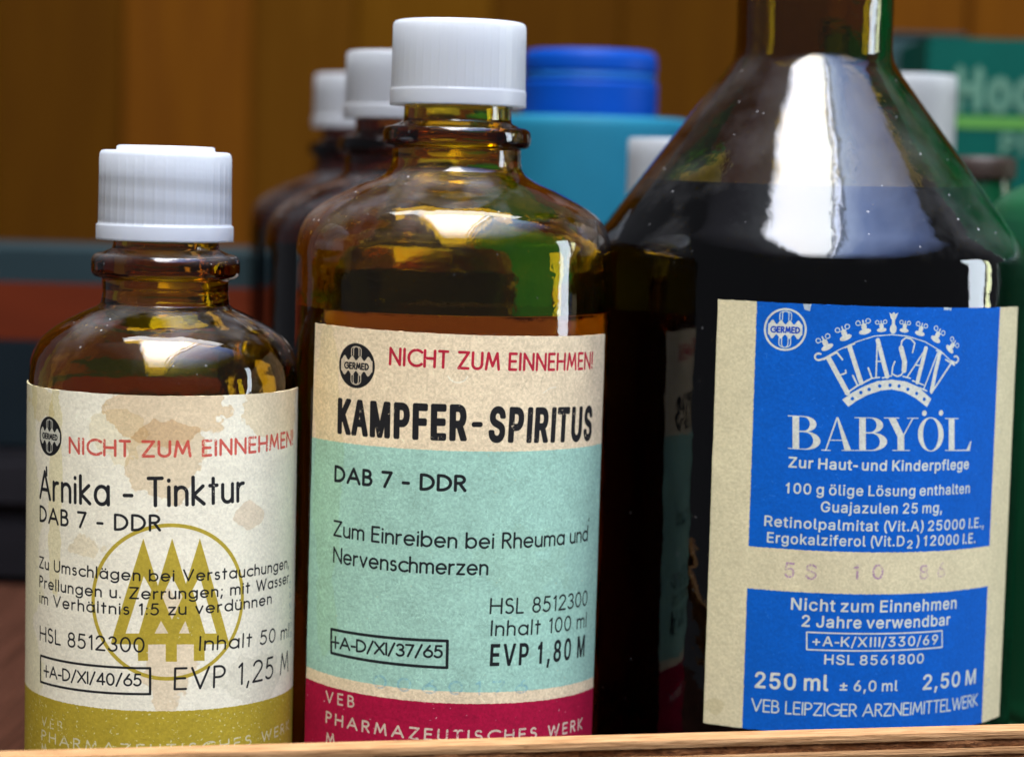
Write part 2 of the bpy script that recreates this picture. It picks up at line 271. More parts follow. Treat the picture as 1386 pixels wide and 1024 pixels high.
# ================================================================ letter outlines and label survey (mm)
INTER=json.loads('{"(":[326,[[89,207,92,264,101,324,114,384,132,441,153,494,177,539,236,539,212,485,191,428,174,370,161,313,154,258,151,207,154,161,160,115,172,67,188,16,209,-38,236,-96,177,-96,139,-21,111,55,95,131]]],")":[326,[[37,-96,64,-37,86,18,102,69,113,116,120,162,122,207,119,258,112,313,99,370,82,428,62,485,37,539,97,539,121,494,142,441,159,384,173,323,181,264,184,207,178,130,161,53,134,-22,97,-96]]],"+":[506,[[198,34,198,364,255,364,255,34],[61,172,61,226,391,226,391,172]]],",":[241,[[38,-119,68,71,137,71,84,-119]]],"-":[506,[[337,244,337,188,114,188,114,244]]],".":[241,[[95,-4,78,-1,63,9,53,24,50,41,53,59,63,73,78,83,95,87,113,83,128,73,138,59,141,41,138,24,128,9,113,-1]]],"/":[302,[[235,533,71,-76,14,-76,178,533]]],"0":[506,[[227,-7,191,-3,158,7,130,24,105,48,85,77,69,113,53,178,48,254,53,330,69,395,85,431,106,461,130,484,159,502,191,512,227,516,262,512,295,502,323,484,348,461,368,431,384,395,400,330,405,254,400,178,384,113,368,77,348,48,323,24,295,7,263,-3],[227,50,261,56,290,74,313,103,330,144,340,194,344,254,340,314,330,365,313,405,290,435,261,453,227,460,192,453,163,435,140,405,123,365,113,314,109,254,113,194,123,144,140,103,163,74,192,56]]],"1":[506,[[76,0,76,55,391,55,391,0],[276,509,276,0,212,0,212,448,209,448,86,358,86,427,198,509]]],"2":[506,[[64,0,64,47,234,229,282,282,299,305,311,327,318,348,320,371,317,397,308,419,293,436,273,449,250,457,224,460,196,457,172,447,153,433,139,413,130,390,127,362,66,362,71,405,86,442,111,473,143,496,182,511,225,516,268,511,306,497,337,474,361,445,376,411,381,372,378,345,371,318,357,290,336,259,267,180,153,60,153,57,389,57,389,0]]],"3":[506,[[218,-7,173,-3,133,10,98,30,70,57,52,91,44,132,109,132,115,107,126,87,144,71,165,59,191,52,219,50,248,53,275,61,297,74,315,93,325,116,329,145,326,172,316,196,299,217,275,234,242,244,201,248,157,248,157,299,288,448,288,452,70,452,70,509,372,509,372,461,211,278,211,289,264,288,308,276,344,253,371,222,387,186,393,145,387,103,370,66,344,36,309,12,266,-2]]],"5":[506,[[221,-7,178,-2,140,11,108,32,83,60,66,93,60,130,122,130,127,108,138,89,154,73,173,60,196,52,221,50,250,53,276,64,298,82,314,104,324,131,328,162,324,193,314,221,297,244,275,262,248,273,218,277,192,275,167,268,145,258,128,246,67,253,96,509,366,509,366,452,151,452,134,301,136,301,155,315,178,325,203,331,229,334,263,330,294,321,321,306,345,285,364,260,379,231,388,199,391,163,385,117,369,76,343,41,309,15,268,-1]]],"6":[506,[[226,-7,182,-1,142,15,109,40,84,74,69,115,64,162,68,199,80,239,102,285,137,340,252,509,322,509,151,261,145,261,154,275,165,288,179,299,196,307,214,312,235,314,278,309,316,295,346,271,370,240,384,201,389,157,384,112,368,73,343,39,310,14,271,-2],[226,48,254,52,279,63,299,79,314,101,324,128,327,157,324,187,314,213,299,235,279,251,254,262,226,265,198,262,174,252,153,235,138,214,128,188,125,158,128,128,138,102,153,79,174,63,198,52]]],"8":[506,[[226,-7,178,-2,136,11,101,33,74,62,57,96,52,135,55,166,65,195,81,220,101,241,125,256,153,265,153,267,119,282,93,308,76,342,70,380,75,417,90,450,114,477,146,498,184,511,226,516,269,511,306,498,337,477,361,450,377,417,382,380,376,342,359,308,333,282,300,267,300,265,327,256,351,241,372,220,387,195,397,166,401,135,395,96,378,62,352,33,317,11,275,-2],[226,49,258,52,285,60,307,74,323,91,333,113,337,139,333,165,322,189,305,208,283,223,256,232,226,235,196,232,169,223,147,208,130,189,119,165,115,139,119,113,129,91,145,74,167,60,195,52],[226,290,252,292,274,300,293,313,307,330,316,351,319,376,316,399,308,420,294,437,275,449,252,457,226,460,200,457,177,449,159,437,145,420,136,399,133,376,136,351,145,330,159,313,178,300,201,292]]],"9":[506,[[226,516,271,510,310,494,343,468,368,434,384,393,389,347,385,309,373,270,350,224,315,168,200,0,130,0,301,248,307,248,299,234,287,221,273,210,257,202,238,196,218,195,175,199,137,214,106,237,83,269,68,307,64,352,69,397,85,436,110,469,143,494,182,510],[226,460,199,457,174,446,154,429,138,407,129,381,125,352,129,322,138,295,154,274,174,257,199,247,226,243,254,247,279,257,299,273,314,295,324,321,327,350,324,381,314,407,299,429,279,446,254,457]]],"A":[533,[[16,0,201,509,276,509,463,0,395,0,287,302,264,372,232,478,245,478,213,371,191,302,85,0],[110,142,110,199,370,199,370,142]]],"D":[555,[[219,0,96,0,96,57,215,57,272,63,318,81,354,110,379,149,394,198,399,255,394,312,379,361,354,399,320,428,275,446,221,452,93,452,93,509,225,509,273,505,315,495,353,478,385,455,412,426,433,391,449,351,458,306,462,255,458,205,449,159,433,119,411,83,384,54,351,31,312,14,268,3],[125,509,125,0,60,0,60,509]]],"E":[472,[[60,0,60,509,372,509,372,452,125,452,125,286,355,286,355,229,125,229,125,57,375,57,375,0]]],"F":[463,[[60,0,60,509,369,509,369,452,125,452,125,278,346,278,346,221,125,221,125,0]]],"G":[574,[[269,-7,225,-3,185,7,149,25,118,49,91,79,69,116,53,157,43,203,40,254,43,305,53,352,69,393,91,429,117,459,149,484,184,501,223,512,265,516,304,513,340,504,374,489,403,469,429,445,449,416,465,384,474,349,408,349,399,372,387,393,373,411,356,427,337,439,315,448,291,454,265,456,222,450,183,432,150,404,125,364,109,314,103,254,109,194,125,145,151,105,184,76,224,59,269,53,309,57,345,71,374,93,396,123,410,160,415,202,434,199,283,199,283,256,478,256,478,200,475,160,466,124,451,91,419,50,377,19,326,0]]],"H":[570,[[60,0,60,509,125,509,125,289,392,289,392,509,457,509,457,0,392,0,392,232,125,232,125,0]]],"I":[354,[[31,0,31,57,118,57,118,452,31,452,31,509,269,509,269,452,183,452,183,57,269,57,269,0]]],"J":[450,[[185,-7,143,-2,106,11,75,33,52,63,38,100,33,145,33,173,98,173,98,145,104,104,122,74,149,56,185,50,220,56,248,74,266,104,272,145,272,509,336,509,336,145,332,100,318,63,294,33,263,11,227,-2]]],"K":[520,[[104,145,104,216,139,261,174,303,212,344,364,509,448,509,231,276,228,276],[60,0,60,509,125,509,125,334,124,225,125,193,125,0],[372,0,188,259,228,309,449,0]]],"L":[446,[[60,0,60,509,125,509,125,57,361,57,361,0]]],"M":[681,[[60,0,60,509,152,509,277,187,287,159,299,123,311,84,322,49,307,49,318,83,330,121,342,158,352,187,476,509,568,509,568,0,504,0,504,291,504,327,505,369,506,413,507,457,513,457,498,409,482,363,467,322,456,291,342,0,286,0,170,291,159,321,145,361,129,408,112,457,119,457,120,416,121,372,122,328,122,291,122,0]]],"N":[577,[[60,0,60,509,136,509,343,183,363,151,388,107,414,55,405,54,401,108,399,157,399,195,399,509,463,509,463,0,387,0,202,290,177,331,148,381,108,452,119,454,122,384,124,328,125,291,125,0]]],"P":[498,[[60,0,60,509,235,509,289,503,332,487,366,462,390,430,404,391,409,348,404,304,390,265,366,233,332,207,289,191,235,186,109,186,109,242,233,242,269,246,297,256,318,272,333,294,342,319,344,348,342,376,333,402,318,423,297,439,268,449,232,452,125,452,125,0]]],"R":[502,[[60,0,60,509,236,509,290,504,333,489,367,465,390,433,405,395,409,352,405,309,390,271,367,240,333,217,289,203,236,198,96,198,96,255,234,255,269,258,298,267,319,281,334,300,342,324,345,352,342,380,334,405,319,425,298,440,269,449,233,452,125,452,125,0],[353,0,230,229,303,229,428,0]]],"S":[500,[[224,-9,172,-4,128,9,91,31,64,60,46,96,38,137,104,137,110,110,123,88,142,71,166,59,194,52,224,49,257,52,286,60,311,74,329,92,341,114,346,139,342,161,332,179,316,193,296,205,245,222,184,239,128,260,86,289,67,313,56,341,52,372,58,413,75,448,102,476,138,498,180,511,227,516,275,511,316,498,351,476,377,449,394,415,401,378,337,378,332,402,320,421,302,437,267,453,225,459,194,456,167,448,145,435,129,418,118,398,115,376,119,352,131,334,148,319,169,308,212,293,264,279,312,264,336,252,359,238,379,220,395,198,405,171,408,139,403,99,386,64,360,34,323,11,278,-4]]],"T":[502,[[32,452,32,509,417,509,417,452,257,452,257,0,193,0,193,452]]],"U":[571,[[259,-8,203,-2,154,15,114,43,85,80,66,124,60,173,60,509,124,509,124,178,128,144,141,113,160,87,187,68,220,56,259,52,298,56,331,68,357,87,377,113,389,144,393,178,393,509,457,509,457,173,451,124,433,80,403,43,363,15,315,-2]]],"V":[533,[[204,0,16,509,84,509,192,206,215,137,248,31,235,31,267,138,290,206,395,509,463,509,278,0]]],"X":[527,[[18,0,217,284,217,236,29,509,104,509,178,400,204,361,223,329,243,292,232,292,252,329,272,361,298,400,374,509,446,509,259,239,259,287,456,0,382,0,292,129,268,165,250,195,230,231,244,231,225,196,206,166,182,129,91,0]]],"Z":[492,[[42,0,42,46,273,385,306,431,341,476,348,454,285,452,223,452,40,452,40,509,397,509,397,462,169,129,134,81,97,33,90,54,152,57,214,57,399,57,399,0]]],"a":[442,[[160,-9,126,-5,94,5,68,22,48,45,35,73,30,108,34,138,43,161,58,179,78,193,100,203,125,211,178,220,234,227,252,230,265,235,273,243,276,255,276,257,273,279,267,297,256,311,240,322,220,329,196,331,171,329,149,322,132,313,118,301,107,288,100,274,41,291,57,322,79,346,104,364,133,375,163,382,194,384,239,379,263,372,286,360,306,343,322,320,333,290,337,251,337,0,277,0,277,52,272,52,252,25,236,12,215,1,190,-6],[170,45,202,49,228,59,248,74,263,93,272,115,276,138,276,190,259,182,231,176,200,171,175,168,134,159,117,150,103,139,95,124,92,105,94,87,102,72,114,61,130,52,149,47]]],"b":[478,[[229,-8,198,-5,172,4,153,17,138,31,118,59,112,59,112,0,53,0,53,509,114,509,114,319,118,319,137,346,152,360,171,373,197,381,229,384,274,378,313,361,345,332,370,293,385,245,390,189,385,133,370,84,346,45,313,16,274,-2],[220,47,253,51,279,66,301,88,316,117,325,151,328,189,325,227,316,261,301,290,280,311,253,325,220,330,188,325,161,312,140,291,125,263,116,229,113,189,116,150,125,115,140,86,162,65,188,51]]],"c":[449,[[207,-8,159,-2,117,16,82,46,56,85,40,133,34,187,40,243,56,291,82,330,117,360,159,378,207,384,234,383,260,377,284,368,305,356,324,341,340,322,353,301,362,277,303,262,290,289,270,311,242,325,207,330,173,325,145,310,124,287,108,258,99,224,96,187,99,151,108,117,124,89,145,66,173,51,207,46,243,52,271,66,292,89,304,117,363,102,354,78,341,56,325,37,306,21,285,9,261,-1,235,-6]]],"d":[478,[[195,-8,151,-2,111,16,79,45,55,84,39,133,34,189,39,245,55,293,79,332,112,361,151,378,196,384,228,381,253,373,272,360,287,346,306,319,311,319,311,509,372,509,372,0,313,0,313,59,307,59,287,31,272,17,252,4,227,-5],[205,47,236,51,263,65,284,86,299,115,309,150,312,189,309,229,300,263,284,291,263,312,237,325,205,330,172,325,145,311,124,290,108,261,99,227,96,189,99,151,109,117,124,88,145,66,172,51]]],"e":[457,[[212,-8,161,-2,117,16,82,46,56,85,40,132,34,187,39,242,55,290,81,329,115,359,157,378,205,384,236,382,266,374,294,361,319,341,341,315,357,282,368,242,371,194,371,169,75,169,75,221,338,221,310,202,307,237,298,269,283,294,263,314,237,326,205,330,173,326,146,313,125,294,109,270,99,241,96,211,96,178,100,139,110,106,128,80,151,61,179,50,212,46,234,48,254,53,271,61,285,73,297,88,306,105,365,91,353,63,335,39,311,19,283,4,249,-5]]],"f":[307,[[228,379,228,327,6,327,6,379],[81,0,81,432,84,461,96,486,113,505,135,519,161,527,187,530,222,527,243,521,227,468,215,472,195,474,171,470,154,460,145,443,142,419,142,0]]],"g":[478,[[207,-151,168,-148,134,-140,105,-127,82,-110,64,-91,51,-69,101,-41,122,-66,136,-78,154,-88,178,-95,207,-97,249,-92,282,-75,298,-58,308,-34,311,-6,311,68,306,68,287,41,272,28,252,16,227,8,195,5,152,10,113,27,80,53,55,90,39,136,34,191,39,246,55,293,80,332,112,361,152,378,196,384,228,382,253,373,273,360,288,346,308,319,313,319,313,379,372,379,372,-9,367,-54,350,-90,324,-117,291,-136,251,-147],[205,59,237,63,264,75,285,95,300,121,309,154,312,193,309,231,300,264,285,291,264,312,237,325,205,330,172,325,145,312,124,290,109,262,99,229,96,193,99,155,109,123,124,96,145,76,172,63]]],"h":[463,[[114,227,114,0,53,0,53,509,114,509,114,287,102,287,124,332,152,362,187,379,227,384,264,380,295,369,321,349,341,321,353,285,357,240,357,0,296,0,296,235,290,275,273,304,246,323,210,329,184,326,161,317,141,303,126,283,117,257]]],"i":[220,[[53,0,53,379,114,379,114,0],[84,443,67,446,54,455,44,468,41,483,44,499,54,512,67,521,84,524,100,521,114,512,123,499,126,483,123,468,114,455,100,446]]],"j":[220,[[53,379,114,379,114,-30,111,-63,102,-90,86,-113,65,-129,37,-139,4,-143,-10,-143,-10,-87,2,-87,25,-83,40,-72,50,-54,53,-29],[83,443,67,446,53,455,44,468,41,483,44,499,53,512,67,521,83,524,100,521,114,512,123,499,126,483,123,468,114,455,100,446]]],"k":[434,[[110,137,110,212,121,212,284,379,360,379,184,199,177,199],[53,0,53,509,114,509,114,0],[294,0,148,186,191,229,372,0]]],"l":[242,[[139,-2,101,3,74,20,58,47,53,84,53,509,114,509,114,99,115,77,120,62,130,54,146,52,160,53,170,54,181,3,162,-1]]],"m":[663,[[53,0,53,379,112,379,112,295,108,295,118,323,132,346,151,363,172,376,195,384,219,386,257,380,287,361,309,331,321,295,312,295,322,321,337,343,357,361,381,375,407,383,437,386,468,383,497,372,522,354,541,328,553,296,557,255,557,0,496,0,496,254,493,279,485,298,473,313,447,326,419,330,395,328,374,320,358,307,345,290,338,270,335,247,335,0,274,0,274,260,269,288,253,311,229,326,199,330,178,328,158,320,140,307,126,289,117,266,114,238,114,0]]],"n":[463,[[114,227,114,0,53,0,53,379,112,379,112,287,102,287,124,332,152,362,187,379,227,384,264,380,295,369,321,349,341,321,353,285,357,240,357,0,296,0,296,235,290,275,273,304,246,323,210,329,184,326,161,317,141,303,126,283,117,257]]],"o":[468,[[207,-8,159,-2,117,16,82,46,56,85,40,133,34,187,40,243,56,291,82,330,117,360,159,378,207,384,256,378,299,360,333,330,359,291,376,243,381,187,376,133,359,85,333,46,299,16,256,-2],[207,46,242,51,270,66,292,89,307,117,316,151,319,187,316,224,307,258,292,287,270,310,242,325,207,330,173,325,145,310,124,287,108,258,99,224,96,187,99,151,108,117,124,89,145,66,173,51]]],"p":[478,[[53,-143,53,379,112,379,112,319,118,319,137,346,152,360,171,373,197,381,229,384,274,378,313,361,345,332,370,293,385,245,390,189,385,133,370,84,346,45,313,16,274,-2,229,-8,198,-5,173,4,153,17,138,31,118,59,114,59,114,-143],[220,47,253,51,279,66,301,88,316,117,325,151,328,189,325,227,316,261,301,290,280,311,253,325,220,330,188,325,161,312,140,291,125,263,116,229,113,189,116,150,125,115,140,86,162,65,188,51]]],"r":[312,[[53,0,53,379,112,379,112,321,115,321,130,347,152,367,181,380,213,385,229,384,243,384,243,322,230,324,207,326,182,323,159,315,140,301,126,284,117,262,114,237,114,0]]],"s":[418,[[182,-8,145,-5,112,3,84,18,62,38,45,63,36,94,94,107,105,79,124,60,150,49,181,45,217,50,244,62,262,81,268,103,265,121,254,136,237,147,212,155,149,170,104,186,72,208,53,237,47,274,51,305,65,332,87,354,115,370,149,381,187,384,223,381,254,372,279,358,299,339,314,316,324,290,268,277,258,298,243,316,219,328,187,333,156,329,131,317,114,299,109,277,112,258,124,243,144,232,172,223,229,209,275,194,306,171,325,142,331,107,326,75,312,47,290,24,260,6,223,-5]]],"t":[281,[[204,379,204,327,6,327,6,379],[65,471,126,471,126,98,128,76,136,61,150,53,170,50,185,51,202,54,213,2,192,-3,168,-4,138,-1,113,7,92,21,77,41,68,64,65,93]]],"u":[463,[[182,-5,146,-1,115,11,89,31,69,59,57,95,53,139,53,379,114,379,114,144,119,105,137,75,164,56,200,50,226,53,249,62,268,77,283,97,293,122,296,153,296,379,357,379,357,0,298,0,298,92,307,92,286,47,257,17,222,0]]],"v":[442,[[163,0,17,379,84,379,165,155,187,87,206,21,184,21,203,87,224,155,305,379,371,379,226,0]]],"w":[620,[[138,0,23,379,87,379,133,214,154,137,175,41,165,41,186,135,206,214,252,379,316,379,362,214,382,136,402,41,391,41,413,135,434,214,480,379,545,379,429,0,368,0,319,172,305,225,291,280,277,338,291,338,277,280,263,225,248,172,199,0]]],"z":[434,[[42,0,42,46,254,320,254,323,48,323,48,379,333,379,333,331,126,60,126,56,339,56,339,0]]],"±":[506,[[65,24,65,81,388,81,388,24],[65,225,65,282,388,282,388,225],[198,124,198,383,255,383,255,124]]],"ö":[468,[[207,-8,159,-2,117,16,82,46,56,85,40,133,34,187,40,243,56,291,82,330,117,360,159,378,207,384,256,378,299,360,333,330,359,291,376,243,381,187,376,133,359,85,333,46,299,16,256,-2],[207,46,242,51,270,66,292,89,307,117,316,151,319,187,316,224,307,258,292,287,270,310,242,325,207,330,173,325,145,310,124,287,108,258,99,224,96,187,99,151,108,117,124,89,145,66,173,51],[279,443,264,446,251,455,242,468,239,483,242,499,251,512,264,520,279,523,295,520,308,512,317,499,320,483,317,468,308,455,295,446],[136,443,120,446,107,455,98,468,95,483,98,499,107,512,120,520,136,523,151,520,164,512,173,499,176,483,173,468,164,455,151,446]]]}')
# ---------------------------------------------------------------- printed labels (numpy raster of the flat print)
rng = np.random.default_rng(7)

def ARC(cx, cy, rx, ry, a0, a1, n=None):
    n = n or max(4, int(abs(a1 - a0) / 18))
    return [(cx + rx * math.cos(math.radians(a0 + (a1 - a0) * i / n)),
             cy + ry * math.sin(math.radians(a0 + (a1 - a0) * i / n))) for i in range(n + 1)]

XH = .66
def geo_font():
    """monoline geometric letters: (advance, strokes), cap height 1"""
    G = {}
    def g(c, w, *s): G[c] = (w, [list(x) for x in s])
    bowl = lambda cx: ARC(cx, XH / 2, .27, XH / 2, 0, 360)
    g('A', .74, [(0, 0), (.37, 1), (.74, 0)], [(.12, .33), (.62, .33)])
    g('B', .46, [(0, 0), (0, 1), (.2, 1)] + ARC(.2, .77, .2, .23, 90, -90) + [(0, .54), (.22, .54)] + ARC(.22, .27, .24, .27, 90, -90) + [(0, 0)])
    g('C', .72, ARC(.48, .5, .48, .5, 48, 312))
    g('D', .62, [(0, 0), (0, 1), (.14, 1)] + ARC(.14, .5, .48, .5, 90, -90) + [(0, 0)])
    g('E', .42, [(.42, 1), (0, 1), (0, 0), (.42, 0)], [(0, .52), (.38, .52)])
    g('F', .40, [(.40, 1), (0, 1), (0, 0)], [(0, .52), (.36, .52)])
    g('G', .84, ARC(.48, .5, .48, .5, 45, 360) + [(.55, .5)])
    g('H', .60, [(0, 0), (0, 1)], [(.60, 0), (.60, 1)], [(0, .52), (.60, .52)])
    g('I', .02, [(.01, 0), (.01, 1)])
    g('K', .52, [(0, 0), (0, 1)], [(.48, 1), (.02, .5), (.52, 0)])
    g('L', .38, [(0, 1), (0, 0), (.38, 0)])
    g('M', .78, [(0, 0), (.12, 1), (.39, .2), (.66, 1), (.78, 0)])
    g('N', .62, [(0, 0), (0, 1), (.62, 0), (.62, 1)])
    g('P', .44, [(0, 0), (0, 1), (.2, 1)] + ARC(.2, .74, .24, .26, 90, -90) + [(0, .48)])
    g('R', .48, [(0, 0), (0, 1), (.2, 1)] + ARC(.2, .75, .24, .25, 90, -90) + [(0, .5)], [(.2, .5), (.48, 0)])
    g('S', .44, ARC(.22, .76, .19, .24, 40, 250) + ARC(.22, .27, .22, .27, 70, -140))
    g('T', .50, [(0, 1), (.50, 1)], [(.25, 1), (.25, 0)])
    g('U', .56, [(0, 1), (0, .28)] + ARC(.28, .28, .28, .28, 180, 360) + [(.56, 1)])
    g('V', .66, [(0, 1), (.33, 0), (.66, 1)])
    g('W', .96, [(0, 1), (.24, 0), (.48, .95), (.72, 0), (.96, 1)])
    g('X', .62, [(0, 1), (.62, 0)], [(.62, 1), (0, 0)])
    g('Z', .56, [(0, 1), (.56, 1), (0, 0), (.56, 0)])
    g('a', .54, bowl(.27), [(.54, XH), (.54, 0)])
    g('b', .54, bowl(.27), [(0, 1), (0, 0)])
    g('c', .44, ARC(.30, XH / 2, .30, XH / 2, 48, 312))
    g('d', .54, bowl(.27), [(.54, 1), (.54, 0)])
    g('e', .54, [(.01, XH / 2), (.53, XH / 2)] + ARC(.27, XH / 2, .27, XH / 2, 0, 318))
    g('g', .54, bowl(.27), [(.54, XH), (.54, -.06)] + ARC(.27, -.06, .27, .24, 0, -150))
    g('h', .42, [(0, 1), (0, 0)], [(0, .40)] + ARC(.21, .43, .21, .22, 180, 0) + [(.42, 0)])
    g('i', .03, [(.015, XH), (.015, 0)], [(.015, .9), (.015, .92)])
    g('k', .42, [(0, 1), (0, 0)], [(.38, XH), (.02, .34), (.42, 0)])
    g('l', .03, [(.015, 1), (.015, 0)])
    g('m', .74, [(0, XH), (0, 0)], [(0, .42)] + ARC(.185, .46, .185, .2, 180, 0) + [(.37, 0)], [(.37, .42)] + ARC(.555, .46, .185, .2, 180, 0) + [(.74, 0)])
    g('n', .42, [(0, XH), (0, 0)], [(0, .40)] + ARC(.21, .43, .21, .22, 180, 0) + [(.42, 0)])
    g('o', .54, bowl(.27))
    g('r', .26, [(0, XH), (0, 0)], [(0, .38)] + ARC(.22, .40, .22, .25, 180, 80))
    g('s', .32, ARC(.16, .50, .14, .155, 40, 250) + ARC(.16, .18, .16, .18, 70, -140))
    g('t', .28, [(.13, .92), (.13, 0)], [(0, XH), (.28, XH)])
    g('u', .42, [(0, XH), (0, .22)] + ARC(.21, .22, .21, .22, 180, 360) + [(.42, XH)], [(.42, .3), (.42, 0)])
    g('v', .44, [(0, XH), (.22, 0), (.44, XH)])
    g('w', .66, [(0, XH), (.165, 0), (.33, .6), (.495, 0), (.66, XH)])
    g('z', .40, [(0, XH), (.40, XH), (0, 0), (.40, 0)])
    for a, b, cx in (('ä', 'a', .27), ('ö', 'o', .27), ('ü', 'u', .21)):
        w, s = G[b]
        G[a] = (w, s + [[(cx - .12, .86), (cx - .12, .88)], [(cx + .12, .86), (cx + .12, .88)]])
    g('0', .50, ARC(.25, .5, .25, .5, 0, 360))
    g('1', .22, [(.04, .84), (.18, 1), (.18, 0)])
    g('2', .50, ARC(.25, .74, .23, .26, 165, -38) + [(.0, 0), (.50, 0)])
    g('3', .46, ARC(.22, .76, .20, .24, 150, -90) + ARC(.22, .26, .24, .26, 90, -150))
    g('4', .54, [(.40, 0), (.40, 1), (0, .26), (.54, .26)])
    g('5', .46, [(.42, 1), (.10, 1), (.05, .55)] + ARC(.20, .32, .25, .32, 110, -140))
    g('6', .50, [(.36, 1), (.06, .46)], ARC(.25, .30, .25, .30, 0, 360))
    g('7', .46, [(0, 1), (.46, 1), (.12, 0)])
    g('8', .46, ARC(.23, .76, .19, .24, 0, 360), ARC(.23, .27, .23, .27, 0, 360))
    g('-', .28, [(0, .36), (.28, .36)])
    g('+', .56, [(0, .46), (.56, .46)], [(.28, .96), (.28, -.04)])
    g('/', .38, [(0, -.08), (.38, 1.06)])
    g('.', .03, [(.015, .03), (.015, .04)])
    g(',', .08, [(.07, .06), (.0, -.2)])
    g(';', .08, [(.07, .06), (.0, -.2)], [(.07, .58), (.07, .6)])
    g(':', .03, [(.015, .05), (.015, .07)], [(.015, .58), (.015, .6)])
    g('!', .03, [(.015, 1), (.015, .3)], [(.015, .03), (.015, .05)])
    g("'", .03, [(.015, 1), (.0, .8)])
    return G
GEO = geo_font()
bar = lambda x0, y0, x1, y1: [x0, y0, x1, y0, x1, y1, x0, y1]
INTER['I'] = [215, [bar(75, 0, 140, 509)]]
INTER['-'] = [260, [bar(35, 165, 225, 228)]]
INTER['1'] = [400, [[150, 0, 218, 0, 218, 509, 165, 509, 130, 445, 60, 405, 60, 352, 150, 372]]]
for _c in '()': INTER[_c] = [250, INTER[_c][1]]

def smooth_noise(h, w, cell, r=rng):
    gh, gw = int(h / cell) + 3, int(w / cell) + 3
    g = r.random((gh, gw)).astype(np.float32)
    y = np.arange(h, dtype=np.float32) / cell; x = np.arange(w, dtype=np.float32) / cell
    yi = y.astype(int); xi = x.astype(int)
    fy = y - yi; fx = x - xi
    fy = fy * fy * (3 - 2 * fy); fx = fx * fx * (3 - 2 * fx)
    a = g[yi][:, xi]; b = g[yi][:, xi + 1]; c = g[yi + 1][:, xi]; d = g[yi + 1][:, xi + 1]
    fx = fx[None, :]; fy = fy[:, None]
    return (a * (1 - fx) + b * fx) * (1 - fy) + (c * (1 - fx) + d * fx) * fy

def fbm(h, w, cell, o=3):
    t = np.zeros((h, w), np.float32); s = 0
    for i in range(o):
        k = .5 ** i; t += k * smooth_noise(h, w, max(1.5, cell * k)); s += k
    return t / s

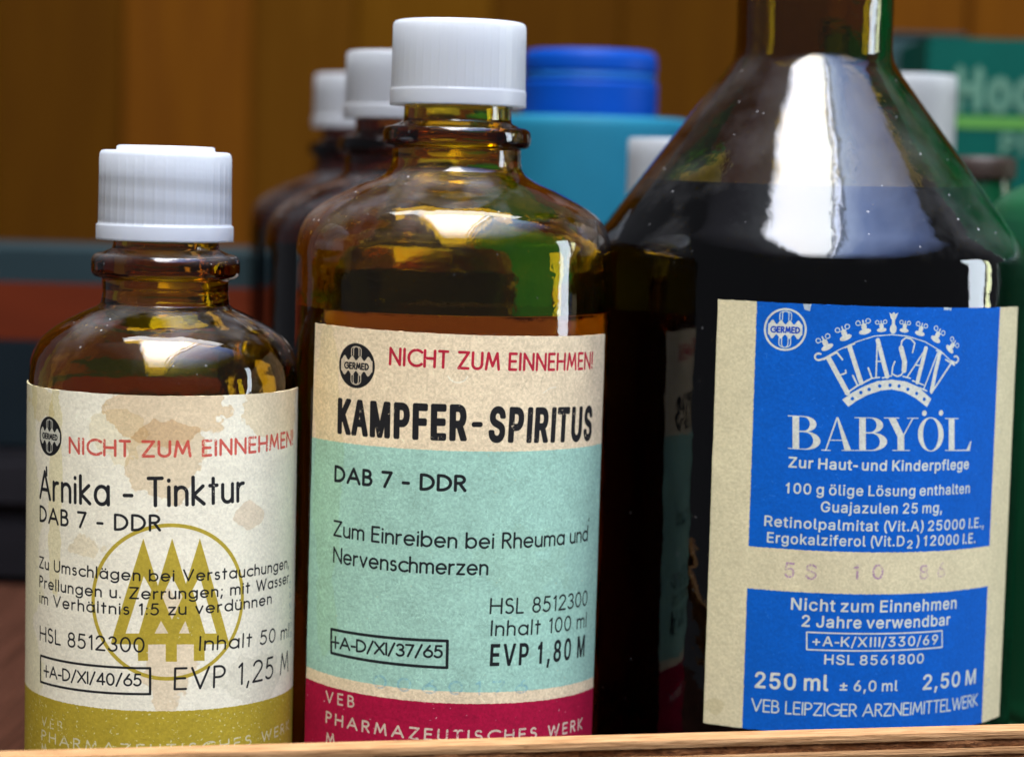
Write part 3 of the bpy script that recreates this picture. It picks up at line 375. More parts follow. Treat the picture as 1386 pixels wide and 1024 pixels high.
class Sheet:
    """a printed paper: u (mm, along the arc) to the right, z (mm) up"""
    def __init__(s, u0, u1, z0, z1, base, S=24):
        s.u0, s.z0, s.S = u0, z0, S
        s.w, s.h = int((u1 - u0) * S), int((z1 - z0) * S)
        s.u1, s.z1 = u0 + s.w / S, z0 + s.h / S
        s.c = np.ones((s.h, s.w, 3), np.float32) * np.array(base, np.float32)
        s.wear = fbm(s.h, s.w, 5.5, 2) * .66 + smooth_noise(s.h, s.w, 40) * .34
    def px(s, p): return ((p[0] - s.u0) * s.S, (p[1] - s.z0) * s.S)
    def mask(s): return np.zeros((s.h, s.w), np.float32)
    def seg(s, m, a, b, r):
        """capsule a-b of radius r (pixels) joined into the coverage m"""
        x0 = max(0, int(min(a[0], b[0]) - r - 2)); x1 = min(s.w, int(max(a[0], b[0]) + r + 3))
        y0 = max(0, int(min(a[1], b[1]) - r - 2)); y1 = min(s.h, int(max(a[1], b[1]) + r + 3))
        if x0 >= x1 or y0 >= y1: return
        X = np.arange(x0, x1, dtype=np.float32)[None, :] + .5 - a[0]
        Y = np.arange(y0, y1, dtype=np.float32)[:, None] + .5 - a[1]
        dx, dy = b[0] - a[0], b[1] - a[1]; L = dx * dx + dy * dy
        t = np.clip((X * dx + Y * dy) / L, 0, 1) if L > 1e-9 else 0
        d = np.sqrt((X - t * dx) ** 2 + (Y - t * dy) ** 2)
        v = m[y0:y1, x0:x1]; np.maximum(v, np.clip(r - d + .5, 0, 1), out=v)
    def line(s, m, pts, wmm):
        q = [s.px(p) for p in pts]; r = wmm * s.S / 2
        for a, b in zip(q[:-1], q[1:]): s.seg(m, a, b, r)
    def fill(s, m, contours, grow=0.):
        """non-zero winding fill of closed contours (mm)"""
        q = [np.array([s.px(p) for p in c]) for c in contours]
        al = np.concatenate(q); x0, y0 = np.floor(al.min(0)).astype(int) - 1; x1, y1 = np.ceil(al.max(0)).astype(int) + 2
        x0, y0 = max(x0, 0), max(y0, 0); x1, y1 = min(x1, s.w), min(y1, s.h)
        if x0 >= x1 or y0 >= y1: return
        K = 2
        W = np.zeros(((y1 - y0) * K, (x1 - x0) * K + 1), np.int32)
        for c in q:
            for i in range(len(c)):
                a, b = c[i], c[(i + 1) % len(c)]
                if a[1] == b[1]: continue
                sg = 1
                if a[1] > b[1]: a, b, sg = b, a, -1
                r0 = max(0, int(math.ceil((a[1] - y0) * K - .5))); r1 = min(W.shape[0], int(math.ceil((b[1] - y0) * K - .5)))
                if r0 >= r1: continue
                rr = np.arange(r0, r1); yy = (rr + .5) / K + y0
                xx = a[0] + (yy - a[1]) * (b[0] - a[0]) / (b[1] - a[1])
                cc = np.clip(np.ceil((xx - x0) * K - .5).astype(int), 0, W.shape[1] - 1)
                np.add.at(W, (rr, cc), sg)
        f = (np.cumsum(W, 1)[:, :-1] != 0).astype(np.float32)
        f = f.reshape(y1 - y0, K, x1 - x0, K).mean((1, 3))
        v = m[y0:y1, x0:x1]; np.maximum(v, f, out=v)
        if grow > 0:
            for c in contours: s.line(m, list(c) + [c[0]], grow * 2)
    def ink(s, m, col, a=.95, wear=.25, keep=None):
        w = s.wear
        k = 1 - np.clip((w - (1 - wear)) * 8, 0, 1) * .8
        cov = (m * a * k)[..., None]
        s.c = s.c * (1 - cov) + np.array(col, np.float32) * cov
    # text -------------------------------------------------
    def text(s, t, font, p0, p1, cap, wt, col, track=.18, a=.93, wear=.2, m=None):
        dx, dy = p1[0] - p0[0], p1[1] - p0[1]; L = math.hypot(dx, dy); ux, uy = dx / L, dy / L
        own = m is None
        if own: m = s.mask()
        pos = []; x = 0.
        if font == 'geo':
            for ch in t:
                if ch == ' ': x += .16 + track; continue
                w, st = GEO[ch]; pos.append((x, ch)); x += w + track
            tot = x - track
        else:
            for ch in t:
                if ch == ' ': x += .34 + track; continue
                adv = INTER[ch][0] / 509.; pos.append((x, ch)); x += adv + track
            tot = x - track
        k = L / tot
        f = lambda gx, gy: (p0[0] + ux * gx * k - uy * gy * cap, p0[1] + uy * gx * k + ux * gy * cap)
        for x, ch in pos:
            if font == 'geo':
                for st in GEO[ch][1]: s.line(m, [f(x + a_, b_) for a_, b_ in st], wt)
            else:
                cs = []
                for c in INTER[ch][1]:
                    cs.append([f(x + c[i] / 509., c[i + 1] / 509.) for i in range(0, len(c), 2)])
                s.fill(m, cs, wt)
        if own: s.ink(m, col, a, wear)
        return m
    # paper ------------------------------------------------
    def fibres(s, n, amp):
        H = np.zeros(s.h * s.w, np.float32)
        for sg, nn in ((1, n), (-1, n)):
            x = rng.random(nn) * s.w; y = rng.random(nn) * s.h; th = rng.random(nn) * 6.28; cu = rng.normal(0, .05, nn)
            ln = rng.integers(12, 44, nn)
            st = rng.random(nn).astype(np.float32) ** 2
            for i in range(44):
                ok = (i < ln) & (x > 1) & (x < s.w - 2) & (y > 1) & (y < s.h - 2)
                np.add.at(H, (y[ok].astype(int) * s.w + x[ok].astype(int)), sg * st[ok])
                np.add.at(H, (y[ok].astype(int) * s.w + x[ok].astype(int) + 1), sg * st[ok] * .7)
                np.add.at(H, ((y[ok].astype(int) + 1) * s.w + x[ok].astype(int)), sg * st[ok] * .7)
                np.add.at(H, ((y[ok].astype(int) - 1) * s.w + x[ok].astype(int)), sg * st[ok] * .5)
                x += np.cos(th) * 1.2; y += np.sin(th) * 1.2; th += cu
        H = H.reshape(s.h, s.w)
        s.c *= (1 + amp * np.clip(H, -2, 2))[..., None]
    def grain(s, amp=.05):
        s.c *= (1 + amp * 1.5 * (fbm(s.h, s.w, 7, 2) - .5) * 2 + amp * .8 * (fbm(s.h, s.w, 90, 3) - .5) * 2)[..., None]
    def blob(s, cu, cz, ru, rz, col, a, edge=.5, rough=.5, cell=60):
        U = (np.arange(s.w) / s.S + s.u0)[None, :]; Z = (np.arange(s.h) / s.S + s.z0)[:, None]
        d = np.sqrt(((U - cu) / ru) ** 2 + ((Z - cz) / rz) ** 2) + (fbm(s.h, s.w, cell, 4) - .5) * rough * 2
        inside = np.clip((1 - d) * 14, 0, 1)
        ring = np.exp(-((1 - d) / .05) ** 2) * edge
        cov = np.clip(inside * (.55 + ring), 0, 1)[..., None] * a
        s.c = s.c * (1 - cov) + s.c * np.array(col, np.float32) * cov
    def band(s, zf0, zf1, col, u0=-1e9, u1=1e9, wear=.12, a=.97):
        """colour between the lines z = f(u)"""
        U = (np.arange(s.w) / s.S + s.u0)[None, :]; Z = (np.arange(s.h) / s.S + s.z0)[:, None]
        j = (smooth_noise(s.h, s.w, 5) - .5) * .10
        fu = lambda v: v(Z) if callable(v) else v
        m = np.clip((Z - zf0(U) + j) * s.S, 0, 1) * np.clip((zf1(U) - Z + j) * s.S, 0, 1) * np.clip((U - fu(u0) + j) * s.S, 0, 1) * np.clip((fu(u1) - U + j) * s.S, 0, 1)
        s.ink(m.astype(np.float32), col, a, wear)
    def specks(s, zf1, n, col, zf0=lambda u: u * 0 - 99):
        m = s.mask()
        for i in range(n):
            u = s.u0 + rng.random() * (s.u1 - s.u0); z = s.z0 + rng.random() * (s.z1 - s.z0)
            if not (zf0(u) < z < zf1(u)): continue
            r = .03 + rng.random() ** 4 * .09
            s.line(m, [(u, z), (u + rng.normal(0, .12), z + rng.normal(0, .08))], r * 2)
        s.ink(m, col, .75, 0)

BLACK = (.085, .085, .09)
def emblem(s, cu, cz, r, ink, paper, ring_only=False):
    """round mark: wavy band with the word GERMED, an N arch above, a U below"""
    disc = ARC(cu, cz, r, r, 0, 360, 48)
    m = s.mask()
    if ring_only: s.line(m, ARC(cu, cz, r * .95, r * .95, 0, 360, 48), r * .10)
    else: s.fill(m, [disc])
    s.ink(m, ink, .95, .12)
    b = r * (.80 if ring_only else .88)
    top = []; n = 8
    for i in range(n * 6 + 1):
        t = i / (n * 6); x = -b + 2 * b * t
        top.append((x, r * (.34 + .10 * math.cos(2 * math.pi * (t * 4 - .5)))))
    poly = [(cu + x, cz + y) for x, y in top] + [(cu + x, cz - y) for x, y in reversed(top)]
    m = s.mask(); s.fill(m, [poly]); s.ink(m, paper, .95, 0)
    for k in (1, -1):
        m = s.mask(); w = .05 * r
        for q in (.15, .27):
            if k == 1: pts = [(cu - q * r, cz + .45 * r), (cu - q * r, cz + .72 * r)] + [(cu + x * r, cz + .72 * r + y * r) for x, y in ARC(0, 0, q, .13, 180, 0)] + [(cu + q * r, cz + .45 * r)]
            else: pts = [(cu - q * r, cz - .42 * r), (cu - q * r, cz - .66 * r)] + [(cu + x * r, cz - .66 * r + y * r) for x, y in ARC(0, 0, q, .18, 180, 360)] + [(cu + q * r, cz - .42 * r)]
            s.line(m, pts, w)
        s.ink(m, paper, .9, .1)
    s.text('GERMED', 'geo', (cu - .66 * r, cz - .14 * r), (cu + .66 * r, cz - .14 * r), .25 * r, .07 * r, (0.02, .2, .62) if ring_only else BLACK, track=.3, wear=.05)

def lin(a, b): return lambda u: a + b * u

def stamped_box(s, c, w):
    m = s.mask(); s.line(m, list(c) + [c[0]], w); s.ink(m, BLACK, .93, .2)

def finish(s, name, fib=2600, amp=.045, gr=.05):
    s.grain(gr); s.fibres(fib, amp)
    s.c = np.clip(s.c, 0, 1) * .925
    return s

def lines(s, rows):
    for r in rows:
        t, font, p0, p1, cap, wt, col, track, a, wear = r
        s.text(t, font, p0, p1, cap, wt, col, track, a, wear)

AX = {'A': (-52.570, -11.000), 'K': (-9.460, 0.000), 'B': (47.900, 21.000)}
ROWS_A=[('NICHT ZUM EINNEHMEN!','geo',(-11.39, 54.984),(28.0, 55.403),2.108,0.4,(.80,.27,.22),0.26,0.85,0.36),
('Arnika - Tinktur','geo',(-18.422, 47.678),(15.448, 48.344),3.892,0.519,BLACK,0.24,0.93,0.22),
('DAB 7 - DDR','geo',(-18.364, 44.251),(2.767, 44.512),2.108,0.368,BLACK,0.26,0.93,0.2),
('Zu Umschlägen bei Verstauchungen,','geo',(-18.458, 37.36),(27.071, 37.001),1.546,0.238,BLACK,0.26,0.93,0.2),
('Prellungen u. Zerrungen; mit Wasser','geo',(-18.34, 34.527),(27.192, 34.678),1.546,0.238,BLACK,0.26,0.93,0.2),
('im Verhältnis 1:5 zu verdünnen','geo',(-18.3, 32.154),(21.628, 32.393),1.546,0.238,BLACK,0.26,0.93,0.2),
('HSL 8512300','geo',(-18.071, 26.632),(0.705, 26.857),2,0.259,BLACK,0.22,0.93,0.2),
('Inhalt 50 ml','geo',(8.739, 26.921),(27.651, 26.292),1.946,0.259,BLACK,0.24,0.93,0.2),
('+A-D/XI/40/65','geo',(-16.838, 21.478),(0.365, 21.929),1.622,0.259,BLACK,0.16,0.93,0.2),
('EVP 1,25 M','geo',(5.176, 21.375),(27.63, 21.065),3.027,0.324,BLACK,0.22,0.93,0.2),
('VEB','geo',(-17.345, 14.043),(-12.448, 13.999),1.351,0.216,(.86,.82,.68),0.5,0.8,0.5),
('PHARMAZEUTISCHES WERK','geo',(-17.312, 11.875),(28.527, 11.859),1.405,0.259,(.86,.82,.68),0.42,0.85,0.4),
('M','geo',(-17.28, 9.799),(-15.97, 9.944),1.405,0.259,(.86,.82,.68),0.42,0.85,0.4),
('0420585','geo',(27.5, 34.56),(28.561, 24.409),0.919,0.151,(.38,.42,.48),0.3,0.5,0.3)]
BOX_A=[[(-17.898, 24.308), (1.645, 24.473), (1.69, 20.701), (-17.835, 20.399)]]
GOLD_A=lin(18.205,-0.00981)
EMB_A=(-15.915, 56.924, 2.85)
AAA={'circle': [4.267, 34.0715, 11.2675, 11.1485], 'gold': [[(0.454, 43.291), (-4.16, 27.823), (5.274, 28.018)], [(4.533, 43.318), (0.233, 28.028), (9.334, 27.82)], [(8.538, 43.215), (4.027, 28.045), (13.352, 27.465)], [(-0.138, 28.391), (1.295, 28.421), (1.329, 25.56), (-0.106, 25.531)], [(3.81, 28.421), (5.392, 28.388), (5.43, 25.395), (3.847, 25.432)], [(7.866, 28.285), (9.458, 28.187), (9.5, 25.303), (7.906, 25.408)]], 'holes': [[(0.578, 37.861), (1.693, 35.869), (0.002, 29.513), (-1.946, 29.442)], [(4.571, 37.876), (3.246, 34.884), (4.651, 31.517), (6.134, 34.834)], [(8.585, 37.75), (7.544, 35.777), (9.538, 29.307), (11.284, 29.172)], [(3.108, 31.379), (2.222, 29.547), (4.16, 29.536)], [(6.581, 31.306), (5.683, 29.5), (7.226, 29.441)]]}
ROWS_K=[('NICHT ZUM EINNEHMEN!','geo',(-8.526, 68.536),(26.09, 67.803),2.312,0.398,(.70,.07,.16),0.26,0.9,0.25),
('KAMPFER','inter',(-17.719, 57.89),(3.234, 57.973),4.785,0.29,BLACK,0.07,0.95,0.25),
('-','geo',(4.16, 58.965),(5.047, 58.97),3.226,0.753,BLACK,0.02,0.95,0.22),
('SPIRITUS','inter',(6.33, 57.808),(26.795, 57.075),4.731,0.269,BLACK,0.08,0.95,0.25),
('DAB 7 - DDR','geo',(-17.927, 50.59),(3.031, 50.433),2.097,0.452,BLACK,0.24,0.93,0.15),
('Zum Einreiben bei Rheuma und','geo',(-17.993, 42.398),(26.199, 41.623),2.151,0.312,BLACK,0.2,0.93,0.15),
("'",'geo',(26.276, 43.022),(26.445, 43.0),1.935,0.215,BLACK,0.2,0.9,0.1),
('Nervenschmerzen','geo',(-17.936, 38.407),(6.644, 38.056),2.151,0.312,BLACK,0.2,0.93,0.15),
('HSL 8512300','geo',(7.288, 32.247),(26.68, 31.625),2.151,0.28,BLACK,0.22,0.93,0.15),
('Inhalt 100 ml','geo',(7.488, 28.985),(26.641, 28.295),2.097,0.28,BLACK,0.24,0.93,0.15),
('EVP 1,80 M','inter',(7.226, 24.472),(26.677, 23.832),3.118,0.097,BLACK,0.12,0.95,0.15),
('+A-D/XI/37/65','geo',(-17.903, 25.537),(0.256, 25.741),1.667,0.312,BLACK,0.14,0.93,0.15),
('VEB','geo',(-18.99, 17.038),(-13.47, 17.126),1.559,0.301,(.86,.82,.68),0.5,0.9,0.3),
('PHARMAZEUTISCHES WERK','geo',(-18.902, 13.943),(26.219, 12.545),1.559,0.333,(.86,.82,.68),0.44,0.9,0.3),
('M','geo',(-18.753, 10.705),(-17.079, 10.796),1.559,0.323,(.86,.82,.68),0.44,0.9,0.3),
('0060176','geo',(-10.064, 20.566),(13.559, 20.049),1.828,0.323,(.30,.55,.72),0.5,0.28,0.5)]
BOX_K=[[(-18.193, 28.202), (0.999, 28.195), (1.02, 24.203), (-18.093, 24.602)]]
K1=lin(56.229,-0.00946)
K2=lin(20.658,-0.03022)
K3=lin(18.929,-0.02820)
EMB_K=(-14.273, 67.944, 3.3)
ROWS_B=[('Zur Haut- und Kinderpflege','inter',(-6.202, 53.921),(24.446, 53.476),1.538,0.06,(.86,.84,.74),-0.035,0.95,0.1),
('100 g ölige Lösung enthalten','inter',(-6.556, 50.011),(24.985, 49.718),1.538,0.044,(.86,.84,.74),-0.035,0.95,0.1),
('Guajazulen 25 mg,','inter',(-1.166, 47.384),(19.206, 47.055),1.538,0.044,(.86,.84,.74),-0.035,0.95,0.1),
('Retinolpalmitat (Vit.A) 25000 I.E.,','inter',(-9.594, 44.878),(28.995, 44.125),1.538,0.044,(.86,.84,.74),-0.035,0.95,0.1),
('Ergokalziferol (Vit.D','inter',(-9.087, 42.379),(12.531, 42.196),1.538,0.044,(.86,.84,.74),-0.035,0.95,0.1),
('2','inter',(12.63, 41.83),(13.957, 41.784),1.209,0.044,(.86,.84,.74),-0.035,0.95,0.1),
(') 12000 I.E.','inter',(14.276, 42.136),(26.931, 41.825),1.538,0.044,(.86,.84,.74),-0.03,0.95,0.1),
('Nicht zum Einnehmen','inter',(-5.147, 32.384),(23.142, 31.969),1.758,0.055,(.86,.84,.74),-0.035,0.95,0.1),
('2 Jahre verwendbar','inter',(-3.452, 29.887),(21.776, 29.538),1.703,0.055,(.86,.84,.74),-0.035,0.95,0.1),
('+A-K/XIII/330/69','inter',(-1.741, 27.01),(19.564, 26.736),1.462,0.038,(.86,.84,.74),-0.02,0.95,0.1),
('HSL 8561800','inter',(0.155, 24.227),(16.932, 23.992),1.462,0.038,(.86,.84,.74),-0.035,0.95,0.1),
('250 ml','inter',(-10.203, 20.088),(1.321, 20.165),2.363,0.088,(.86,.84,.74),-0.035,0.95,0.1),
('± 6,0 ml','inter',(2.664, 20.184),(12.347, 19.976),1.593,0.044,(.86,.84,.74),-0.035,0.95,0.1),
('2,50 M','inter',(16.388, 19.863),(28.845, 19.554),2.253,0.066,(.86,.84,.74),-0.035,0.95,0.1),
('VEB LEIPZIGER ARZNEIMITTELWERK','geo',(-10.329, 16.478),(29.136, 15.961),1.813,0.242,(.86,.84,.74),0.17,0.93,0.15),
('5S','inter',(-6.393, 37.217),(-0.977, 37.023),2.308,0.033,(.55,.36,.58),0.45,0.62,0.5),
('10','inter',(3.992, 37.262),(9.453, 37.224),2.198,0.033,(.55,.36,.58),0.45,0.58,0.5),
('86','inter',(14.96, 36.889),(20.67, 37.128),2.198,0.033,(.58,.42,.58),0.35,0.55,0.55)]
BOX_B=[[(-2.458, 29.021), (19.981, 28.734), (20.128, 26.169), (-2.359, 26.367)]]
BLUE={'tl': (-11.757, 78.571), 'bl': (-11.701, 13.766), 'tr': (30.657, 78.123), 'br': (30.763, 13.542)}
B1=lin(41.384,-0.01443)
B2=lin(35.002,-0.01295)
EMB_B=(-7.348, 74.541, 3.2)
CORN_B=[(-17.85, 78.601), (37.405, 78.018), (37.379, 12.812), (-17.903, 13.716)]
CORN_K=[(-23.63, 73.641), (31.125, 72.672), (30.2, 4.0), (-24.7, 4.0)]
CORN_A=[(-34.0, 63.86), (31.1, 63.74), (31.3, 5.0), (-34.0, 5.0)]
CROWN={'arc': [(-2.002, 70.097), (0.536, 71.664), (3.351, 73.033), (5.997, 73.909), (8.744, 74.179), (11.352, 73.959), (14.388, 73.124), (17.36, 71.664), (20.114, 69.645)], 'bo': [(1.49, 64.313), (3.052, 65.465), (4.833, 66.447), (6.777, 67.184), (9.041, 67.438), (11.402, 67.153), (13.61, 66.302), (15.968, 64.468)], 'bi': [(15.224, 63.229), (13.14, 64.626), (11.076, 65.598), (9.107, 65.957), (7.339, 65.758), (5.38, 65.095), (3.708, 64.189), (2.49, 63.261)], 'dots': [(3.042, 64.511), (4.289, 65.438), (5.542, 65.932), (7.184, 66.449), (8.823, 66.577), (10.301, 66.461), (11.777, 65.978), (13.299, 65.321), (14.68, 64.44)], 'thick': [([(-0.792, 70.513), (2.263, 65.354)], 32), ([(2.301, 72.251), (4.277, 66.915)], 30), ([(6.594, 73.276), (8.306, 67.912)], 30), ([(10.382, 72.167), (11.052, 70.14), (11.007, 68.827)], 34), ([(14.607, 72.118), (13.354, 67.023)], 28), ([(17.17, 71.306), (16.562, 68.79), (15.964, 65.672)], 28)], 'thin': [([(-1.421, 70.305), (0.429, 71.377), (1.302, 70.329)], 11), ([(0.732, 67.867), (1.929, 68.347), (1.842, 68.725)], 10), ([(1.981, 65.206), (3.761, 66.478), (2.976, 67.964)], 11), ([(1.612, 72.141), (3.026, 72.718)], 10), ([(3.975, 66.577), (5.916, 67.604), (5.285, 69.144)], 11), ([(6.519, 73.275), (6.555, 67.73)], 10), ([(6.454, 70.111), (7.55, 70.194)], 9), ([(5.965, 67.605), (7.103, 67.76)], 9), ([(7.558, 67.668), (9.016, 68.011)], 9), ([(12.323, 71.502), (12.636, 72.888), (11.957, 73.555), (11.097, 73.743), (10.464, 73.24), (10.324, 72.286)], 10), ([(11.007, 68.827), (10.566, 68.11), (9.923, 67.918), (9.054, 68.297), (9.113, 69.299), (9.436, 70.136)], 10), ([(14.607, 72.118), (11.584, 67.822)], 10), ([(12.845, 69.636), (14.118, 69.534)], 9), ([(10.891, 67.919), (12.129, 67.629)], 9), ([(12.524, 67.268), (14.431, 66.605)], 9), ([(16.777, 71.43), (14.467, 65.885)], 9), ([(19.464, 69.827), (15.921, 65.384)], 12), ([(13.838, 66.179), (15.1, 65.684)], 9), ([(16.522, 71.793), (17.925, 71.273)], 9), ([(18.339, 70.4), (20.121, 69.524)], 10)], 'flower': [((-0.891, 71.864), 28, 1), ((1.779, 73.355), 22, 1), ((4.633, 74.29), 14, 1), ((7.159, 74.637), 6, 0.8), ((10.742, 74.599), -6, 0.8), ((13.368, 74.13), -14, 0.9), ((16.154, 73.235), -28, 1), ((18.883, 71.765), -42, 0.95)], 'top': [(8.971, 74.823), (8.944, 77.152)], 'ends': [(-2.258, 70.636), (20.331, 70.365)]}
BABY=[(1, [(-6.487, 61.706), (-4.009, 61.703), (-4.004, 61.562), (-6.482, 61.566)]), (1, [(-6.303, 56.687), (-3.574, 56.654), (-3.579, 56.796), (-6.308, 56.828)]), (1, [(-5.607, 56.681), (-4.615, 56.67), (-4.802, 61.706), (-5.793, 61.707)]), (1, [(-5.0, 61.707), (-4.009, 61.703), (-3.638, 61.676), (-3.281, 61.597), (-2.953, 61.47), (-2.67, 61.302), (-2.443, 61.099), (-2.283, 60.87), (-2.196, 60.626), (-2.187, 60.378), (-2.255, 60.135), (-2.398, 59.91), (-2.61, 59.712), (-2.881, 59.549), (-3.2, 59.429), (-3.551, 59.356), (-3.921, 59.334), (-4.912, 59.342)]), (-1, [(-4.796, 61.565), (-4.202, 61.563), (-3.996, 61.539), (-3.796, 61.471), (-3.613, 61.361), (-3.454, 61.214), (-3.325, 61.036), (-3.234, 60.836), (-3.182, 60.622), (-3.174, 60.403), (-3.209, 60.19), (-3.286, 59.991), (-3.401, 59.815), (-3.55, 59.671), (-3.725, 59.563), (-3.919, 59.498), (-4.125, 59.477), (-4.719, 59.482)]), (1, [(-4.915, 59.417), (-3.775, 59.408), (-3.311, 59.373), (-2.864, 59.279), (-2.455, 59.13), (-2.1, 58.932), (-1.817, 58.694), (-1.617, 58.427), (-1.509, 58.143), (-1.498, 57.854), (-1.585, 57.574), (-1.765, 57.314), (-2.031, 57.087), (-2.371, 56.901), (-2.769, 56.764), (-3.21, 56.683), (-3.673, 56.661), (-4.813, 56.672)]), (-1, [(-4.711, 59.275), (-3.919, 59.268), (-3.65, 59.239), (-3.391, 59.156), (-3.153, 59.024), (-2.946, 58.849), (-2.78, 58.638), (-2.661, 58.401), (-2.596, 58.147), (-2.586, 57.889), (-2.633, 57.638), (-2.733, 57.404), (-2.884, 57.197), (-3.078, 57.028), (-3.306, 56.903), (-3.56, 56.828), (-3.827, 56.805), (-4.62, 56.811)]), (1, [(0.75, 61.694), (1.036, 61.698), (3.199, 56.662), (2.19, 56.644)]), (1, [(0.75, 61.694), (0.948, 61.494), (-0.57, 56.591), (-0.807, 56.597)]), (1, [(-0.344, 58.114), (2.034, 58.164), (2.028, 58.306), (-0.35, 58.256)]), (1, [(-1.327, 56.61), (0.093, 56.597), (0.088, 56.739), (-1.332, 56.752)]), (1, [(1.711, 56.635), (3.634, 56.668), (3.629, 56.81), (1.706, 56.777)]), (1, [(3.479, 61.726), (6.049, 61.737), (6.055, 61.596), (3.485, 61.585)]), (1, [(3.683, 56.669), (6.522, 56.695), (6.516, 56.836), (3.677, 56.811)]), (1, [(4.399, 56.678), (5.429, 56.688), (5.22, 61.736), (4.193, 61.731)]), (1, [(5.014, 61.735), (6.049, 61.737), (6.441, 61.711), (6.819, 61.634), (7.167, 61.51), (7.469, 61.344), (7.712, 61.143), (7.884, 60.916), (7.978, 60.674), (7.989, 60.427), (7.916, 60.186), (7.763, 59.96), (7.537, 59.761), (7.249, 59.596), (6.911, 59.472), (6.539, 59.395), (6.149, 59.368), (5.112, 59.364)]), (-1, [(5.226, 61.594), (5.847, 61.596), (6.065, 61.573), (6.275, 61.506), (6.468, 61.397), (6.637, 61.251), (6.773, 61.075), (6.871, 60.876), (6.926, 60.662), (6.935, 60.444), (6.898, 60.231), (6.817, 60.032), (6.696, 59.856), (6.539, 59.71), (6.355, 59.6), (6.15, 59.532), (5.935, 59.509), (5.313, 59.506)]), (1, [(5.109, 59.44), (6.302, 59.444), (6.793, 59.415), (7.268, 59.327), (7.705, 59.183), (8.085, 58.99), (8.39, 58.758), (8.607, 58.495), (8.724, 58.215), (8.737, 57.928), (8.644, 57.649), (8.45, 57.388), (8.164, 57.156), (7.8, 56.965), (7.375, 56.821), (6.907, 56.732), (6.417, 56.7), (5.222, 56.686)]), (-1, [(5.321, 59.299), (6.151, 59.303), (6.435, 59.277), (6.709, 59.198), (6.961, 59.069), (7.181, 58.897), (7.359, 58.689), (7.486, 58.454), (7.556, 58.203), (7.568, 57.946), (7.518, 57.694), (7.412, 57.459), (7.252, 57.251), (7.046, 57.078), (6.804, 56.949), (6.536, 56.868), (6.255, 56.84), (5.423, 56.83)]), (1, [(8.697, 61.728), (9.914, 61.717), (11.509, 58.936), (11.614, 56.673), (10.477, 56.686), (10.381, 58.799)]), (1, [(12.769, 61.675), (13.003, 61.67), (11.454, 58.887), (11.169, 58.891)]), (1, [(8.041, 61.732), (10.587, 61.709), (10.594, 61.569), (8.048, 61.591)]), (1, [(11.84, 61.691), (13.832, 61.653), (13.839, 61.512), (11.847, 61.55)]), (1, [(9.637, 56.692), (12.598, 56.659), (12.592, 56.8), (9.631, 56.833)]), (1, [(18.586, 59.011), (18.491, 59.595), (18.276, 60.153), (17.952, 60.658), (17.54, 61.084), (17.062, 61.409), (16.543, 61.618), (16.011, 61.698), (15.492, 61.647), (15.011, 61.467), (14.591, 61.167), (14.25, 60.763), (14.004, 60.274), (13.864, 59.726), (13.835, 59.147), (13.921, 58.564), (14.115, 58.008), (14.411, 57.507), (14.794, 57.085), (15.248, 56.762), (15.752, 56.556), (16.281, 56.476), (16.811, 56.526), (17.312, 56.703), (17.76, 57.0), (18.13, 57.401), (18.4, 57.886), (18.555, 58.432), (18.586, 59.011)]), (-1, [(17.592, 59.045), (17.526, 59.594), (17.39, 60.117), (17.191, 60.589), (16.94, 60.986), (16.651, 61.287), (16.339, 61.477), (16.019, 61.548), (15.708, 61.495), (15.421, 61.321), (15.171, 61.035), (14.971, 60.652), (14.83, 60.19), (14.753, 59.673), (14.746, 59.126), (14.808, 58.578), (14.936, 58.055), (15.125, 57.584), (15.366, 57.188), (15.646, 56.888), (15.954, 56.697), (16.274, 56.627), (16.589, 56.679), (16.884, 56.852), (17.144, 57.138), (17.354, 57.52), (17.504, 57.982), (17.585, 58.499), (17.592, 59.045)]), (1, [(19.741, 56.458), (20.926, 56.408), (20.628, 61.439), (19.454, 61.485)]), (1, [(18.727, 61.511), (21.508, 61.402), (21.517, 61.261), (18.735, 61.371)]), (1, [(19.008, 56.486), (24.283, 56.244), (24.55, 57.74), (24.365, 57.75), (23.544, 56.475), (19.0, 56.627)])]
BABYDOTS=[(14.816, 62.329), (17.899, 62.3)]
